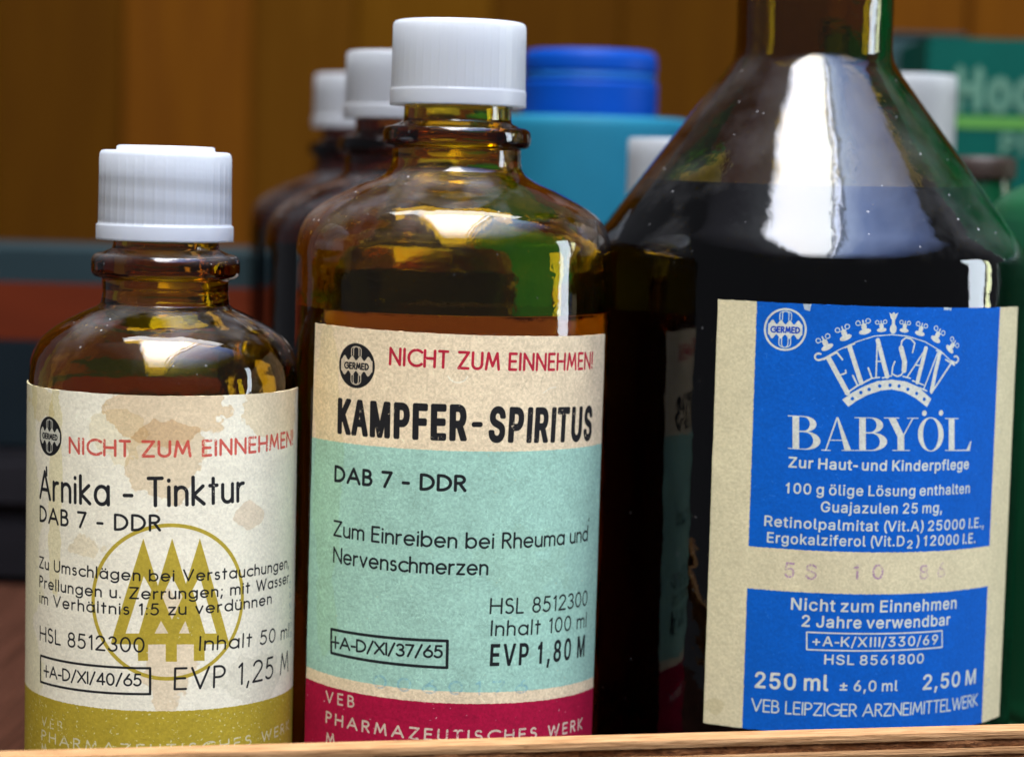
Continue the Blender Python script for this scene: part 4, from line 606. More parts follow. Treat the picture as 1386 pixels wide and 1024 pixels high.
def sheet_arnica():
    s = Sheet(-34.5, 32.5, 4, 65, (.955, .915, .79))
    s.blob(-14.5, 50, 1.6, 16, (.93, .90, .72), .9, 1.2, .35, 50)
    s.blob(3.5, 62.5, 8.6, 6.0, (.86, .72, .56), .85, .8, .45, 60)
    s.blob(3.0, 54.5, 5.2, 6.2, (.85, .73, .58), .8, .7, .5, 60)
    s.blob(16.5, 46.2, 2.6, 2.6, (.86, .75, .66), .7, .6, .4, 50)
    s.blob(22.5, 61.5, 7, 5, (.90, .80, .64), .75, .7, .7, 60)
    s.blob(-19, 62, 4, 3.5, (.93, .87, .66), .7, .8, .7, 60)
    s.blob(-3.6, 58, 4.2, 4.0, (.95, .90, .76), .6, 1.6, .6, 50)
    s.blob(4.5, 26.5, 4.0, 8.5, (.88, .75, .60), .7, .6, .35, 50)
    s.blob(-7.5, 41.5, 3.0, 1.6, (.93, .85, .70), .6, .5, .8, 40)
    s.blob(18.0, 22.0, 7, 3.5, (.86, .86, .84), .6, 1.2, .5, 50)
    s.blob(-26, 40, 9, 30, (.90, .90, .70), .55, .2, .6, 200)
    gold = (.70, .60, .16)
    m = s.mask(); c = AAA['circle']
    s.line(m, ARC(c[0], c[1], c[2], c[3], 0, 360, 90), .55)
    for g in AAA['gold']: s.fill(m, [g])
    h = s.mask()
    for g in AAA['holes']: s.fill(h, [g])
    s.ink(m * (1 - h), gold, .93, .16)
    s.band(lambda u: u * 0 - 9, GOLD_A, gold, wear=.22)
    s.specks(GOLD_A, 3800, (.88, .85, .62))
    s.specks(lambda u: u * 0 + 35, 700, (.86, .83, .66), lambda u: u * 0 + 23)
    emblem(s, *EMB_A, BLACK, (.86, .84, .74))
    lines(s, ROWS_A); stamped_box(s, BOX_A[0], .34)
    # the stray tick over the first letter
    m = s.mask(); s.line(m, [(ROWS_A[1][2][0] + 1.9, ROWS_A[1][2][1] + 3.5), (ROWS_A[1][2][0] + 1.8, ROWS_A[1][2][1] + 4.6)], .4); s.ink(m, BLACK, .9, 0)
    return finish(s, 'arnica', 3600, .045, .04)

def sheet_camphor():
    s = Sheet(-26.5, 32.5, 3, 75, (.93, .835, .665))
    green = (.635, .80, .70)
    s.band(K2, K1, green, wear=.05)
    s.band(lambda u: u * 0 - 9, K3, (.66, .035, .20), wear=.06)
    s.specks(K3, 500, (.88, .70, .66))
    s.specks(K1, 260, (.72, .80, .66), K2)
    s.blob(12, 38, 7, 6, (.98, .96, .92), .5, .2, .9, 60)
    s.blob(-20, 50, 3, 26, (.96, .96, .82), .6, .1, .6, 200)
    emblem(s, *EMB_K, BLACK, (.86, .78, .64))
    lines(s, ROWS_K); stamped_box(s, BOX_K[0], .42)
    # pressed crease and scuffs
    m = s.mask(); s.line(m, ARC(1.6, 67.6, 1.5, 1.4, 200, 340), .18); s.line(m, [(15, 64.6), (16.3, 65.3), (17.4, 65.4)], .12); s.ink(m, (.97, .93, .80), .8, .3)
    return finish(s, 'camphor', 6500, .075, .06)

def sheet_baby():
    s = Sheet(-19.5, 38.5, 12, 79.5, (.845, .79, .62))
    blue = (.0, .335, .70)
    (x0, z0), (x1, z1), (x2, z2), (x3, z3) = BLUE['tl'], BLUE['bl'], BLUE['tr'], BLUE['br']
    L = lambda Z: x0 + (Z - z0) * (x1 - x0) / (z1 - z0)
    R = lambda Z: x2 + (Z - z2) * (x3 - x2) / (z3 - z2)
    s.band(B1, lambda u: u * 0 + 99, blue, L, R, wear=.05)
    s.band(lambda u: u * 0 - 9, B2, blue, L, R, wear=.05)
    m = s.mask()
    for k in range(420):
        u = -11 + rng.random() * 44; z = 13 + rng.random() * 66
        if z < B2(u) or z > B1(u):
            a = rng.random() * 6.3; l = .15 + rng.random() ** 3 * .9
            s.line(m, [(u, z), (u + l * math.cos(a), z + l * .5 * math.sin(a))], .07)
    s.ink(m, (.35, .58, .88), .55, .4)
    W = (.865, .84, .74)
    emblem(s, *EMB_B, W, W, True)
    c = CROWN; m = s.mask()
    s.line(m, c['arc'], .16)
    s.fill(m, [c['bo'] + c['bi']])
    h = s.mask()
    for d in c['dots']: s.line(h, [d, (d[0] + .01, d[1])], .52)
    m *= 1 - h
    # letter strokes: px of the survey crop -> mm
    K = .2148 / 9.0
    for pts, w in c['thick']:
        q = pts; s.line(m, q, w * K)
    for pts, w in c['thin']: s.line(m, pts, w * K * 1.05)
    for (u, z), a, k in c['flower']:
        a = math.radians(a); ca, sa = math.cos(a), math.sin(a)
        f = lambda x, y: (u + (x * ca - y * sa) * k, z + (x * sa + y * ca) * k)
        s.fill(m, [[f(.95 * x, .28 + .42 * y) for x, y in ARC(0, 0, 1, 1, 0, 360, 20)]])
        s.fill(m, [[f(.42 * x, 1.0 + .60 * y) for x, y in ARC(0, 0, 1, 1, 0, 360, 20)]])
        s.line(m, [f(0, 1.2), f(0, 2.0)], .22 * k)
        for sg in (1, -1):
            s.line(m, [f(sg * x, y) for x, y in [(0.1, 1.3), (.55, 1.45)] + ARC(.78, 1.75, .34, .34, 250, 560, 12)], .15)
    (tu, tz), (vu, vz) = c['top']
    s.fill(m, [[(tu + .55 * x, tz + .2 + .75 * y) for x, y in ARC(0, 0, 1, 1, 0, 360, 20)]])
    s.line(m, [(tu, tz), (vu, vz)], .5)
    s.fill(m, [[(vu - .75, vz + .35), (vu - .35, vz - .7), (vu + .35, vz - .7), (vu + .75, vz + .35), (vu + .3, vz + .1), (vu, vz + .4), (vu - .3, vz + .1)]])
    for (u, z), sg in zip(c['ends'], (-1, 1)):
        s.line(m, [(u - sg * .9, z - .2)] + [(u + sg * x * .55, z + .5 * y) for x, y in ARC(0, 0, 1, 1, 250, 480, 10)], .3)
    s.ink(m, W, .95, .06)
    m = s.mask()
    for sg, poly in BABY:
        if sg > 0: s.fill(m, [poly])
        else:
            h = s.mask(); s.fill(h, [poly]); m *= 1 - h
    for d in BABYDOTS: s.line(m, [d, (d[0] + .01, d[1])], .85)
    s.ink(m, W, .95, .06)
    lines(s, ROWS_B)
    m = s.mask(); b = BOX_B[0]; s.line(m, list(b) + [b[0]], .24); s.ink(m, W, .95, .08)
    m = s.mask(); s.fill(m, [[(-5.2, 79.5), (-4.6, 77.6), (-3.8, 77.4), (-3.4, 79.5)]]); s.fill(m, [[(17.2, 79.5), (17.6, 77.9), (19, 77.8), (19.3, 79.5)]]); s.ink(m, (.85, .82, .74), .8, .3)
    s.blob(-16.5, 16.5, 1.6, 1.3, (.82, .80, .72), .6, .5, .7, 30)
    return finish(s, 'baby', 3500, .05, .045)

# ================================================================ the setting
LK, LB = 75.8, 95.6    # filling levels, mm
M_amber = glass('amber_glass', (.84, .68, .11), 2.1, dust=.7)
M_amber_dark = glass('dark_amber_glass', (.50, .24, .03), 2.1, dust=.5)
M_olive = glass('olive_amber_glass', (.52, .42, .05), 2.4, wav=.26, wscale=50, dust=.3, fine=.06, rough=.015, wet_ior=1.02)
M_spirit = liquid_mat('spirit', (.30, .10, .015), 46, LK)
M_oil = liquid_mat('dark_blue_oil', (.0015, .003, .02), 8, LB, 1.47)
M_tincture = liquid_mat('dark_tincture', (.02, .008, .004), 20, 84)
M_capg = cap_mat('greyer_white_plastic', .05, (.42, .42, .42))  # darker, greyer white for the caps in the rows behind
M_cap = cap_mat('milky_plastic', .34, (.66, .68, .71), (87.6, 95.8, 3.3))
M_capw = cap_mat('white_plastic', .12, (.66, .67, .68))
M_ring = plain('cap_liner', (.7, .7, .7), .5)

wf = wood_mat('floor_board_wood', (.055, .020, .011), (.028, .010, .005), (40, 2, 40), 14)
floor = bm_obj('shelf_board', box_bm(-.60, .75, -.060, .46, -.018, -.0002, .001), wf, smooth=False); tag(floor, kind='structure')

wall = tag(empty('back_wall', (0, .455, 0)), kind='structure')
tones = [((.080, .031, .003), (.060, .022, .002)), ((.092, .037, .003), (.070, .027, .002)), ((.062, .023, .002), (.048, .017, .002)), ((.104, .035, .003), (.078, .025, .003))]
bm_obj('backing_board', box_bm(-.62, .82, .013, .018, -.018, .342), wood_mat('backing_wood', (.05, .022, .004), (.03, .012, .002), (60, 60, 3), 9, .8), wall, False)
WM = [wood_mat('wall_wood', a, b, (60, 60, 3), 5, .7, .3, spec=0) for a, b in tones]
x = -.60; k = 0
while x < .80:
    w = random.uniform(.030, .052)
    y = random.uniform(-.0015, .0015)
    bm_obj('plank', box_bm(x, x + w - .0004, y, y + .012, -.018, .34, .0012), WM[(k * 5 + (1 if x > 0 else 0)) % 4] if x < .02 else WM[(2, 3, 3, 2)[k % 4]], wall, False)
    x += w; k += 1

# ---------------------------------------------------------------- plywood rail of the tray, its plies showing along the cut edge
RA = math.atan2(30, 141)
rail = empty('plywood_rail', (-.066, -.060, .0194), RA)
tag(rail, 'pale plywood strip with its layered rough cut edge running in front of the three bottles', 'rail')
def ply_mesh(zt, zb, y0, y1, amp, seed, n=260, L=.30):
    """one ply: long along x, its front edge rough"""
    r = random.Random(seed); bm = bmesh.new(); rows = []
    f = [r.gauss(0, 1) for _ in range(n + 9)]
    big = [r.gauss(0, 1) for _ in range(n // 12 + 3)]
    for i in range(n + 1):
        x = -.06 + L * i / n; s = sum(f[i:i + 4]) / 4; t = i / 12; j = int(t); q = big[j] * (1 - t + j) + big[j + 1] * (t - j)
        yy = y0 + amp * (s * .8 + q * .5); dz = amp * .25 * (f[i + 3] * .5 + q)
        rows.append([bm.verts.new(p) for p in ((x, y1, zb), (x, yy + .0001, zb - dz), (x, yy, (zt + zb) / 2), (x, yy + .00008, zt + dz * .3), (x, yy + .0006, zt + .00002), (x, y1, zt))])
    for A, B in zip(rows[:-1], rows[1:]):
        for i in range(6): bm.faces.new((A[i], B[i], B[(i + 1) % 6], A[(i + 1) % 6]))
    bm.faces.new(rows[0]); bm.faces.new(rows[-1][::-1]); return bm
M_ply = wood_mat('ply_face_wood', (.50, .28, .125), (.33, .165, .065), (7, 70, 130), 20, .6, .8, (.10, .042, .016))
M_plyd = wood_mat('ply_end_grain_wood', (.30, .125, .045), (.13, .05, .02), (30, 30, 90), 26, .8, 1, (.045, .02, .01))
zt = 0.
for i, (th, amp, off, dk) in enumerate([(.0011, .00008, 0, 0), (.0012, .00030, .0004, 1), (.0010, .0001, -.0001, 0), (.0014, .00022, .0003, 1), (.0013, .0001, 0, 0), (.0013, .0002, .0003, 1), (.0013, .0001, 0, 0)]):
    bm_obj('ply', ply_mesh(zt - .00003 * (i > 0), zt - th, -.0040 + off, 0 if not dk else -.0003, amp, 10 + i), M_plyd if dk else M_ply, rail, False)
    zt -= th

# ================================================================ bottles
def bottle(name, loc, outer, inner, glassm, label, group=None, seg=128, level=-1):
    """outer: profile from base centre to lip (mm); inner: from lip down to the inner base centre"""
    root = tag(empty(name, loc), label, 'bottle', group)
    so, si = spline(outer), spline(inner)
    if level > 0:       # a ring of points right at the filling's surface
        k = next(i for i in range(len(si) - 1) if si[i][1] >= level > si[i + 1][1]); a, b = si[k], si[k + 1]
        f = lambda z: (a[0] + (b[0] - a[0]) * (z - a[1]) / (b[1] - a[1]), z)
        si = si[:k + 1] + [f(level + .02), f(level - .02)] + si[k + 1:]
    o = bm_obj('glass_body', lathe_bm(so + si, seg, wet=lambda i, z: 1. if i >= len(so) and z < level else 0.), glassm, root)
    return root, o
def screw_cap(parent, zb, zt, r, mat_, rib_n=64, rib=.22, collar=2.4, disc=0, tilt=0, name='screw_cap', flare=1.03):
    n = rib_n * 8
    def rf(rr, z, a):
        if r * .93 < rr <= r * 1.001 and zb + collar < z < zt - 1.2:
            return rr - rib * (1 - max(0, math.cos(a * rib_n)) ** 5) * .6
        return rr
    h = zt - zb
    prof = [(r * .90, zb + .02), (r * flare, zb), (r * flare, zb + .3), (r * flare, zb + collar - .2), (r * (flare - .005), zb + collar), (r * 1.0, zb + collar + .12), (r, zb + collar + .4), (r * .994, zb + h * .5), (r * .990, zt - 1.5), (r * .988, zt - .9), (r * .978, zt - .42), (r * .955, zt - .12), (r * .92, zt - .01)]
    if disc: prof += [(r * .74, zt - .02), (r * .73, zt + disc * .8), (r * .70, zt + disc), (0, zt + disc + .05)]
    else: prof += [(r * .6, zt + .05), (0, zt + .1)]
    prof += [(0, zt - 1.5), (r * .80, zt - 1.5), (r * .865, zt - 2.2), (r * .885, zb + 2), (r * .90, zb + .02)]
    o = bm_obj(name, lathe_bm(prof[:-1], n, True, rf), mat_, parent)
    if tilt: o.rotation_euler = (0, tilt, 0); 
    return o
def wrap_label(parent, corners, sheet, m, R, lo=-.0, name='paper_label'):
    """corners: TL TR BR BL as (u, z) mm on the cylinder; u is measured from the side facing the viewer"""
    t = .12; nu, nz = 72, 40; bm = bmesh.new(); uvl = bm.loops.layers.uv.new('UVMap')
    TL, TR, BR, BL = corners; g = {}; rr = random.Random(5)
    for layer in (0, 1):
        for j in range(nz + 1):
            for i in range(nu + 1):
                a, b = i / nu, j / nz
                u = (TL[0] * (1 - a) + TR[0] * a) * b + (BL[0] * (1 - a) + BR[0] * a) * (1 - b)
                z = (TL[1] * (1 - a) + TR[1] * a) * b + (BL[1] * (1 - a) + BR[1] * a) * (1 - b)
                if j in (0, nz): z += rr.gauss(0, .02)
                if i in (0, nu): u += rr.gauss(0, .02)
                e = min(min(a, 1 - a) * 60, min(b, 1 - b) * 40)
                lift = .010 * math.exp(-e) * (1 + math.sin(i * .7 + j * 1.1))
                r = R + .02 + (t + lift if layer else 0); th = u / (R + .12)
                g[layer, i, j] = (bm.verts.new((r * math.sin(th) * MM, -r * math.cos(th) * MM, z * MM)), ((u - sheet.u0) / (sheet.u1 - sheet.u0), (z - sheet.z0) / (sheet.z1 - sheet.z0)))
    def face(keys):
        f = bm.faces.new([g[k][0] for k in keys])
        for l, k in zip(f.loops, keys): l[uvl].uv = g[k][1]
    for j in range(nz):
        for i in range(nu):
            face([(1, i, j), (1, i + 1, j), (1, i + 1, j + 1), (1, i, j + 1)]); face([(0, i, j + 1), (0, i + 1, j + 1), (0, i + 1, j), (0, i, j)])
    for i in range(nu):
        face([(0, i, 0), (0, i + 1, 0), (1, i + 1, 0), (1, i, 0)]); face([(1, i, nz), (1, i + 1, nz), (0, i + 1, nz), (0, i, nz)])
    for j in range(nz):
        face([(1, 0, j), (1, 0, j + 1), (0, 0, j + 1), (0, 0, j)]); face([(0, nu, j), (0, nu, j + 1), (1, nu, j + 1), (1, nu, j)])
    bmesh.ops.recalc_face_normals(bm, faces=bm.faces)
    for e in bm.edges:
        if len(e.link_faces) == 2 and e.calc_face_angle(0) > .7: e.smooth = False
    return bm_obj(name, bm, m, parent)
def neck_thread(parent, r, z0, z1, glassm, turns=1.6, w=.55):
    bm = bmesh.new(); n = int(turns * 48); prev = None; K = 8
    for i in range(n + 1):
        a = 2 * math.pi * i / 48; z = z0 + (z1 - z0) * i / n; e = min(1, i / 6, (n - i) / 6) * .8 + .2; c = []
        for k in range(K):
            q = 2 * math.pi * k / K; rr = r + w * e * math.cos(q)
            c.append(bm.verts.new((rr * math.cos(a) * MM, rr * math.sin(a) * MM, (z + w * e * math.sin(q)) * MM)))
        if prev:
            for k in range(K): bm.faces.new((prev[k], prev[(k + 1) % K], c[(k + 1) % K], c[k]))
        else: bm.faces.new(c[::-1])
        prev = c
    bm.faces.new(prev)
    return bm_obj('screw_thread', bm, glassm, parent)

# --- small stained bottle on the left
oA = [(p[0] * .9887 if p[0] > 15 else p[0],) + p[1:] for p in [(0, .8, 1), (14, 0), (18.6, .2), (20.1, 2.2), (20.4, 5, 1), (20.4, 63, 1), (20.35, 65.4), (19.9, 67.8), (18.6, 70.3), (16.2, 72.3), (12.6, 74.2), (10.3, 75.2, 1), (9.6, 75.8, 1), (9.4, 77.5), (9.5, 79.6, 1), (10.5, 79.8), (11.0, 80.4), (11.12, 81.4), (11.0, 82.4), (10.5, 83.1), (9.4, 83.4, 1), (8.0, 84.0, 1), (7.8, 86), (7.9, 95, 1), (7.6, 95.6), (7.0, 95.6)]]
iA = [(p[0] * 0.9887 if p[0] > 15 else p[0],) + p[1:] for p in [(6.4, 95.2), (5.9, 94, 1), (5.9, 84), (7.2, 78), (8.0, 75.4), (12, 72.2), (16.0, 69.6), (17.9, 66.2), (18.4, 62, 1), (18.4, 5), (16.8, 2.8), (10, 2.6), (0, 2.8)]]
A, _ = bottle('medicine_bottle', (AX['A'][0] * MM, AX['A'][1] * MM, 0), oA, iA, M_amber, 'small amber glass medicine bottle with water-stained cream label and gold lower band, leftmost')
neck_thread(A, 7.9, 86.6, 92, M_amber)
cA = screw_cap(A, 85.4, 98.75, 9.95, M_cap, 40, .24, 2.3, disc=.75)
cA.location = (-.0002, 0, -.0001)
sA = sheet_arnica(); wrap_label(A, CORN_A, sA, paper_mat('stained_label_paper', sA), 20.17)

# --- middle bottle
oK = [(p[0] * .9939 if p[0] > 15 else p[0],) + p[1:] for p in [(0, 1, 1), (16, 0), (22.5, .2), (24.3, 2.6), (24.6, 6, 1), (24.6, 82, 1), (24.55, 85.0), (24.0, 87.6), (22.6, 89.9), (19.8, 92.0), (15.6, 94.2), (12.2, 95.6), (10.5, 96.8), (10.0, 98.4), (9.95, 100.3, 1), (10.9, 100.55), (11.35, 101.1), (11.45, 102), (11.35, 102.9), (10.9, 103.45), (9.8, 103.7, 1), (8.5, 104.3, 1), (8.3, 106), (8.4, 115, 1), (8.1, 115.6), (7.4, 115.6)]]
iK = [(p[0] * 0.9939 if p[0] > 15 else p[0],) + p[1:] for p in [(6.8, 115.2), (6.4, 114, 1), (6.4, 104), (7.6, 99), (9.0, 95.2), (13.6, 92.6), (18.6, 89.8), (21.6, 86.6), (22.5, 82, 1), (22.5, 6), (20.5, 3), (12, 2.6), (0, 3)]]
K, _ = bottle('medicine_bottle', (AX['K'][0] * MM, 0, 0), oK, iK, M_amber, 'amber glass bottle with cream, mint green and crimson label, tall white cap, in the middle', level=LK)
neck_thread(K, 8.4, 106.8, 112, M_amber)
bm_obj('liquid', fill_bm(iK, LK), M_spirit, K)
screw_cap(K, 106.8, 119.7, 10.4, M_capw, 48, .09, 2.4, flare=1.012)
sK = sheet_camphor(); wrap_label(K, CORN_K, sK, paper_mat('mint_label_paper', sK), 24.45)

# --- large baby oil bottle
oB = [(0, 1.2, 1), (24, 0), (33.5, .3), (35.8, 3), (36.1, 7, 1), (36.1, 82.0, 1), (36.0, 83.4), (35.75, 85.4), (34.6, 87.6), (32.2, 90.7), (26.0, 99.0), (19.7, 107.4), (15.2, 113.4), (13.6, 115.6), (12.95, 117.2), (12.75, 120, 1), (12.75, 150, 1), (14, 150.5), (14, 155)]
iB = [(11, 155, 1), (10.4, 120, 1), (10.8, 116.2), (12.9, 112.8), (17.6, 106.4), (24.0, 98.0), (30.2, 89.7), (33.2, 85.4), (34.3, 81.6, 1), (34.3, 7), (31.5, 4), (20, 3.4), (0, 4)]
B, _ = bottle('oil_bottle', (AX['B'][0] * MM, AX['B'][1] * MM, 0), oB, iB, M_olive, 'large dark cone-shouldered bottle with blue and cream label, rightmost in front', level=LB)
bm_obj('liquid', fill_bm(iB, LB), M_oil, B)
sB = sheet_baby(); wrap_label(B, CORN_B, sB, paper_mat('blue_label_paper', sB), 36.1)

# ================================================================ behind
def pos(x, y, Y):
    """measured sight line met with the upright plane at depth Y -> metres (gives real positions and sizes)"""
    d = fw + rt * ((x - 693) / 3000) - up * ((y - 512) / 3000); t = (Y + .345) / d.y
    return Vector((0, -.345, .095)) + d * t

# two more amber bottles of the same kind in the second row
def rear_bottle(loc, label, first=None):
    if first is None:
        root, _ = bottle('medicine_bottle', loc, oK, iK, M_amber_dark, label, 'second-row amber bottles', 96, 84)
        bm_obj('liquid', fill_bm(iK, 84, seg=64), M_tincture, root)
        screw_cap(root, 106.9, 119.2, 10.35, M_capg, 60, .2, 2.4)
        bm = bmesh.new()
        root_label = wrap_label(root, [(-17, 73), (22, 73), (22, 8), (-17, 8)], sK, M_backlabel, 24.45)
        return root
    root = first.copy(); COL.objects.link(root); root.location = loc; root['label'] = label
    for ch in list(first.children):
        c = ch.copy(); COL.objects.link(c); c.parent = root
    return root
M_backlabel = plain('pale_label_paper', (.72, .60, .52), .8, .05)
R1 = rear_bottle((-.0218, .067, -.0005), 'blurred amber bottle directly behind the middle bottle, its white cap left of the middle cap')
R2 = rear_bottle((-.0369, .1690, 0), 'blurred amber bottle farthest back, its white cap half hidden behind the other rear cap', R1)

# blue-lidded turquoise tin
JY = .150; js = (JY + .345) / 3000
j0 = pos(793, 300, JY); root = tag(empty('round_tin', (j0.x, JY, 0)), 'round turquoise container with bright blue ribbed lid behind the middle bottle', 'container')
jt = pos(935, 164, JY).z / MM; lt = pos(880, 72, JY).z / MM; R_ = 140 * js / MM; r_ = 89 * js / MM
M_teal = plain('turquoise_plastic', (.010, .125, .185), .6, .08, spec=.12); M_blue = plain('blue_plastic', (.0, .045, .27), .5, .05, spec=.12); M_band = plain('pale_blue_plastic', (.01, .11, .38), .5, .05, spec=.2)
bm_obj('tub', lathe_bm(spline([(0, .2, 1), (R_ - 1.5, 0), (R_, 1.5), (R_, 5, 1), (R_, jt - 4, 1), (R_ - .3, jt - 1.2), (R_ - 1.6, jt), (R_ - 6, jt + .1), (0, jt + .1)]), 96), M_teal, root)
lid = bm_obj('lid', lathe_bm(spline([(0, jt + .2, 1), (r_, jt + .2, 1), (r_ + .3, jt + .8), (r_ + .3, jt + (lt - jt) * .52, 1), (r_ - .5, jt + (lt - jt) * .54, 1), (r_ - .5, jt + (lt - jt) * .66, 1), (r_ + .1, jt + (lt - jt) * .68, 1), (r_, lt - 2), (r_ - .6, lt - .6), (r_ - 2.5, lt), (0, lt + .2)]), 96), M_blue, root)
bm_obj('groove_band', lathe_bm([(r_ - .45, jt + (lt - jt) * .545), (r_ - .1, jt + (lt - jt) * .55), (r_ - .1, jt + (lt - jt) * .65), (r_ - .45, jt + (lt - jt) * .655)], 96, True), M_band, lid)

# small white-capped bottles behind the big one
def small_bottle(px, ytop, halfpx, ybot, Y, label):
    p = pos(px, ytop, Y); k = (Y + .345) / 3000 / MM; r = halfpx * k; zt = p.z / MM; zb = pos(px, ybot, Y).z / MM
    root = tag(empty('dropper_bottle', (p.x, Y, 0)), label, 'bottle')
    bm_obj('glass_body', lathe_bm(spline([(0, .5, 1), (r * 1.7, 0), (r * 2.0, 2), (r * 2.0, 6, 1), (r * 2.0, zb - 12, 1), (r * 1.8, zb - 8), (r * .9, zb - 4), (r * .8, zb - 1, 1), (r * .8, zb + 4, 1), (0, zb + 4)]), 64), M_darkglass, root)
    screw_cap(root, zb, zt, r, M_capg, 48, .2, 2)
    return root
M_darkglass = plain('dark_glass', (.03, .014, .008), .12, .1)
small_bottle(905, 188, 55, 300, .100, 'blurred white-capped bottle tucked behind the left slope of the big bottle')
small_bottle(1235, 102, 60, 262, .135, 'blurred white-capped bottle behind the right slope of the big bottle, before the green box')

# green box with pale lettering
GY = .20
a = pos(1256, 50, GY); b = pos(1386, 300, GY); gx0 = a.x; gz1 = a.z
gb = tag(empty('carton', (gx0, GY, 0)), 'dark green carton with pale lettering and a lime stripe at the upper right', 'box')
M_green = plain('green_card', (.0, .06, .042), .6, .06, spec=.1); M_lime = plain('lime_print', (.06, .20, .02), .6, .05); M_pale = plain('pale_green_print', (.065, .16, .10), .6, .05)
bm_obj('carton_body', box_bm(0, .25, 0, .045, 0, gz1, .0008), M_green, gb, False)
s0 = pos(1262, 156, GY).z; s1 = pos(1262, 172, GY).z
bm_obj('stripe', box_bm(.004, .2498, -.00025, .001, s1, s0), M_lime, gb, False)
def print_text(t, x, z, h, parent, m, y=-.0002, sx=1.):
    bm = bmesh.new()
    for ch in t:
        adv, cs = INTER[ch]; big = [c for c in cs]
        for c in big:
            n = len(c) // 2
            for i in range(n):
                p = Vector((x + c[2 * i] / 509 * h * sx, y, z + c[2 * i + 1] / 509 * h)); q = Vector((x + c[(2 * i + 2) % (2 * n)] / 509 * h * sx, y, z + c[(2 * i + 3) % (2 * n)] / 509 * h))
                d = (q - p); w = h * .075
                if d.length < 1e-7: continue
                nrm = Vector((-d.z, 0, d.x)).normalized() * w
                vs = [bm.verts.new(v) for v in (p + nrm, q + nrm, q - nrm, p - nrm)]
                vb = [bm.verts.new(v.co + Vector((0, -.0001 - .00002 * (i % 5), 0))) for v in vs]
                bm.faces.new(vb)
                for a_ in range(4): bm.faces.new((vs[a_], vs[(a_ + 1) % 4], vb[(a_ + 1) % 4], vb[a_]))
        x += (adv / 509 * h + h * .04) * sx
    return bm_obj('lettering', bm, m, parent, False)
lp = pos(1290, 148, GY); kk = (GY + .345) / 3000
print_text('Hoc', lp.x - gx0, lp.z, 54 * kk, gb, M_pale, sx=.72)
lp = pos(1352, 208, GY); print_text('Pfle', lp.x - gx0, lp.z, 26 * kk, gb, M_pale)

# near-black teal carton beside it
a = pos(1150, 48, .24); tb = tag(empty('carton', (a.x, .24, 0)), 'near-black teal carton between the bottle neck and the green carton', 'box')
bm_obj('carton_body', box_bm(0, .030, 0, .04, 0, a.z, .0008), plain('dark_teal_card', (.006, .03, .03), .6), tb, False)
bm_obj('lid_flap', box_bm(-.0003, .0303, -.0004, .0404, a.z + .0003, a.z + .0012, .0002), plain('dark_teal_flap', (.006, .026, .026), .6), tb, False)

# dark green jar with flat brown lid, and bright green canister at the right edge
JYY = .115; p = pos(1330, 232, JYY); k = (JYY + .345) / 3000 / MM; zt = p.z / MM; r = 44 * k
gj = tag(empty('jar', (p.x, JYY, 0)), 'dark green jar with a flat brown lid at the right edge', 'jar')
bm_obj('jar_body', lathe_bm(spline([(0, .5, 1), (r * .9, 0), (r * .98, 2), (r * .98, 6, 1), (r * .98, zt - 8, 1), (r * .9, zt - 3), (r * .8, zt, 1), (0, zt)]), 64), plain('dark_green_glass', (.004, .055, .022), .2), gj)
bm_obj('lid', lathe_bm(spline([(0, zt - 1.5, 1), (r, zt - 1.5, 1), (r * 1.02, zt), (r * 1.0, zt + 2), (r * .9, zt + 3, 1), (0, zt + 3.1)]), 64), plain('brown_lid_plastic', (.022, .009, .005), .6), gj)
CY = .062; p = pos(1400, 240, CY); k = (CY + .345) / 3000 / MM; zt = p.z / MM; r = 56 * k
r = 32.; gc = tag(empty('canister', (pos(1347, 260, CY).x + r * 1.4 * MM, CY, 0)), 'bright green plastic canister cut off by the right edge', 'canister')
bm_obj('canister_body', lathe_bm(spline([(0, .5, 1), (r * 1.3, 0), (r * 1.4, 2), (r * 1.4, 6, 1), (r * 1.4, zt - 8, 1), (r * 1.34, zt - 4), (r * 1.15, zt - .8), (r * .9, zt), (0, zt + .2)]), 64), plain('bright_green_plastic', (.0, .065, .02), .5), gc)
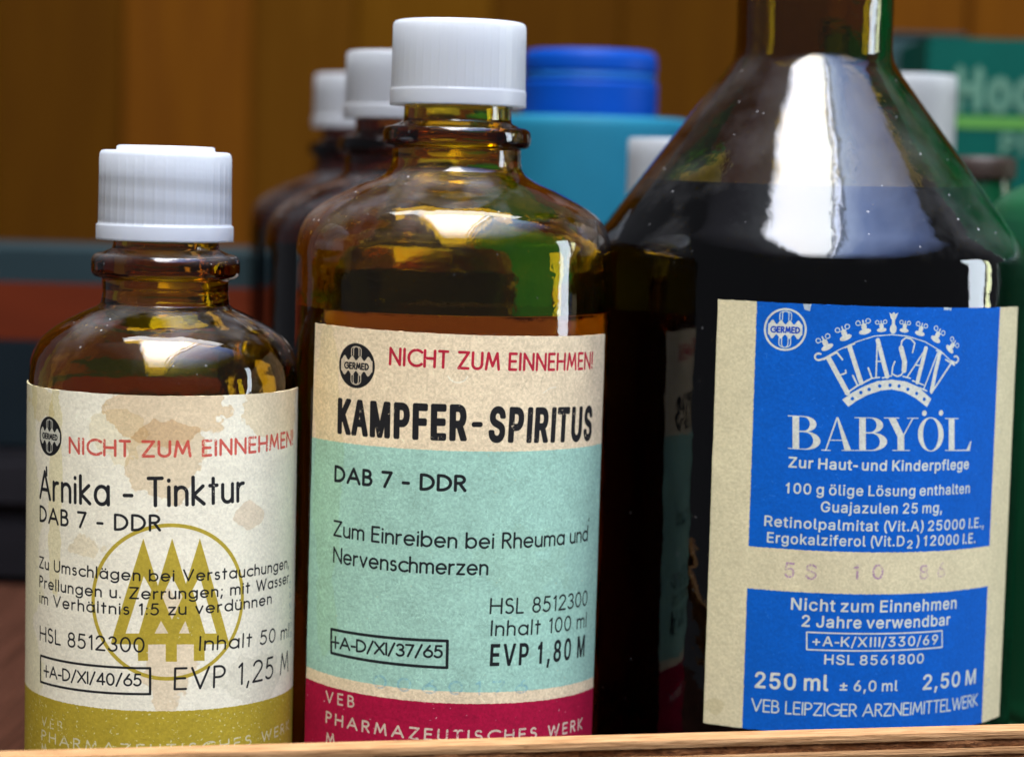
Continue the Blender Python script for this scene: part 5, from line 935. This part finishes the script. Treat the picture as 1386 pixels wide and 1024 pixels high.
bm_obj('stopper', lathe_bm(spline([(0, zt, 1), (r * .5, zt, 1), (r * .5, zt + 5), (r * .45, zt + 6), (0, zt + 6)]), 48), plain('green_stopper', (.0, .18, .06), .4), gc)

gt_ = tag(empty('canister', (.139, .070, 0)), 'tall green canister beyond the right edge of the picture, mirrored in the big bottle', 'canister')
M_gt = plain('green_canister_plastic', (.0, .20, .055), .5, spec=.3)
bm_obj('canister_body', lathe_bm(spline([(0, .5, 1), (30, 0), (33.5, 2), (34, 6, 1), (34, 170, 1), (32, 180), (22, 188), (16, 190, 1), (16, 196, 1), (0, 196)]), 64), M_gt, gt_)
bm_obj('stopper', lathe_bm(spline([(0, 196.2, 1), (17.5, 196.2, 1), (17.5, 212), (16, 214), (0, 214)]), 48), plain('green_stopper_plastic', (.0, .12, .03), .5), gt_)

# boxes at the left: teal carton with red-orange band standing on a black case
LY = .165; a = pos(0, 345, LY); c = pos(352, 345, LY); cb = tag(empty('carton', (a.x - .05, LY, 0)), 'grey-blue carton with a broad red-orange band on the left, behind the small bottle', 'box')
z = lambda yy: pos(180, yy, LY).z
M_gb = plain('grey_blue_card', (.014, .026, .028), .8, .12, 30, .1); M_ro = plain('red_orange_print', (.085, .012, .002), .8, .12, 30, .1, stretch=(1, 1, 6)); M_bl = plain('blue_black_card', (.004, .008, .010), .8, .2, 25, .1)
w = c.x - a.x + .05
bm_obj('carton_body', box_bm(0, w, 0, .06, z(610), z(341), .001), M_gb, cb, False)
bm_obj('band', box_bm(-.0002, w + .0002, -.0003, .0603, z(463), z(386)), M_ro, cb, False)
bm_obj('lower_panel', box_bm(.0006, w - .0006, -.00025, .001, z(606), z(467)), M_bl, cb, False)
ca = pos(0, 610, LY); cc_ = tag(empty('case', (a.x - .055, LY - .004, 0)), 'black case lying under the grey-blue carton on the left', 'case')
bm_obj('case_body', box_bm(0, w + .01, 0, .07, 0, z(612) * .5, .002), plain('black_leatherette', (.006, .005, .006), .6, .3, 80, .15), cc_, False)
bm_obj('case_lid', box_bm(-.0005, w + .0105, -.0006, .0706, z(612) * .5 + .0006, z(612), .003), plain('black_leatherette_lid', (.008, .007, .008), .6, .3, 80, .15), cc_, False)
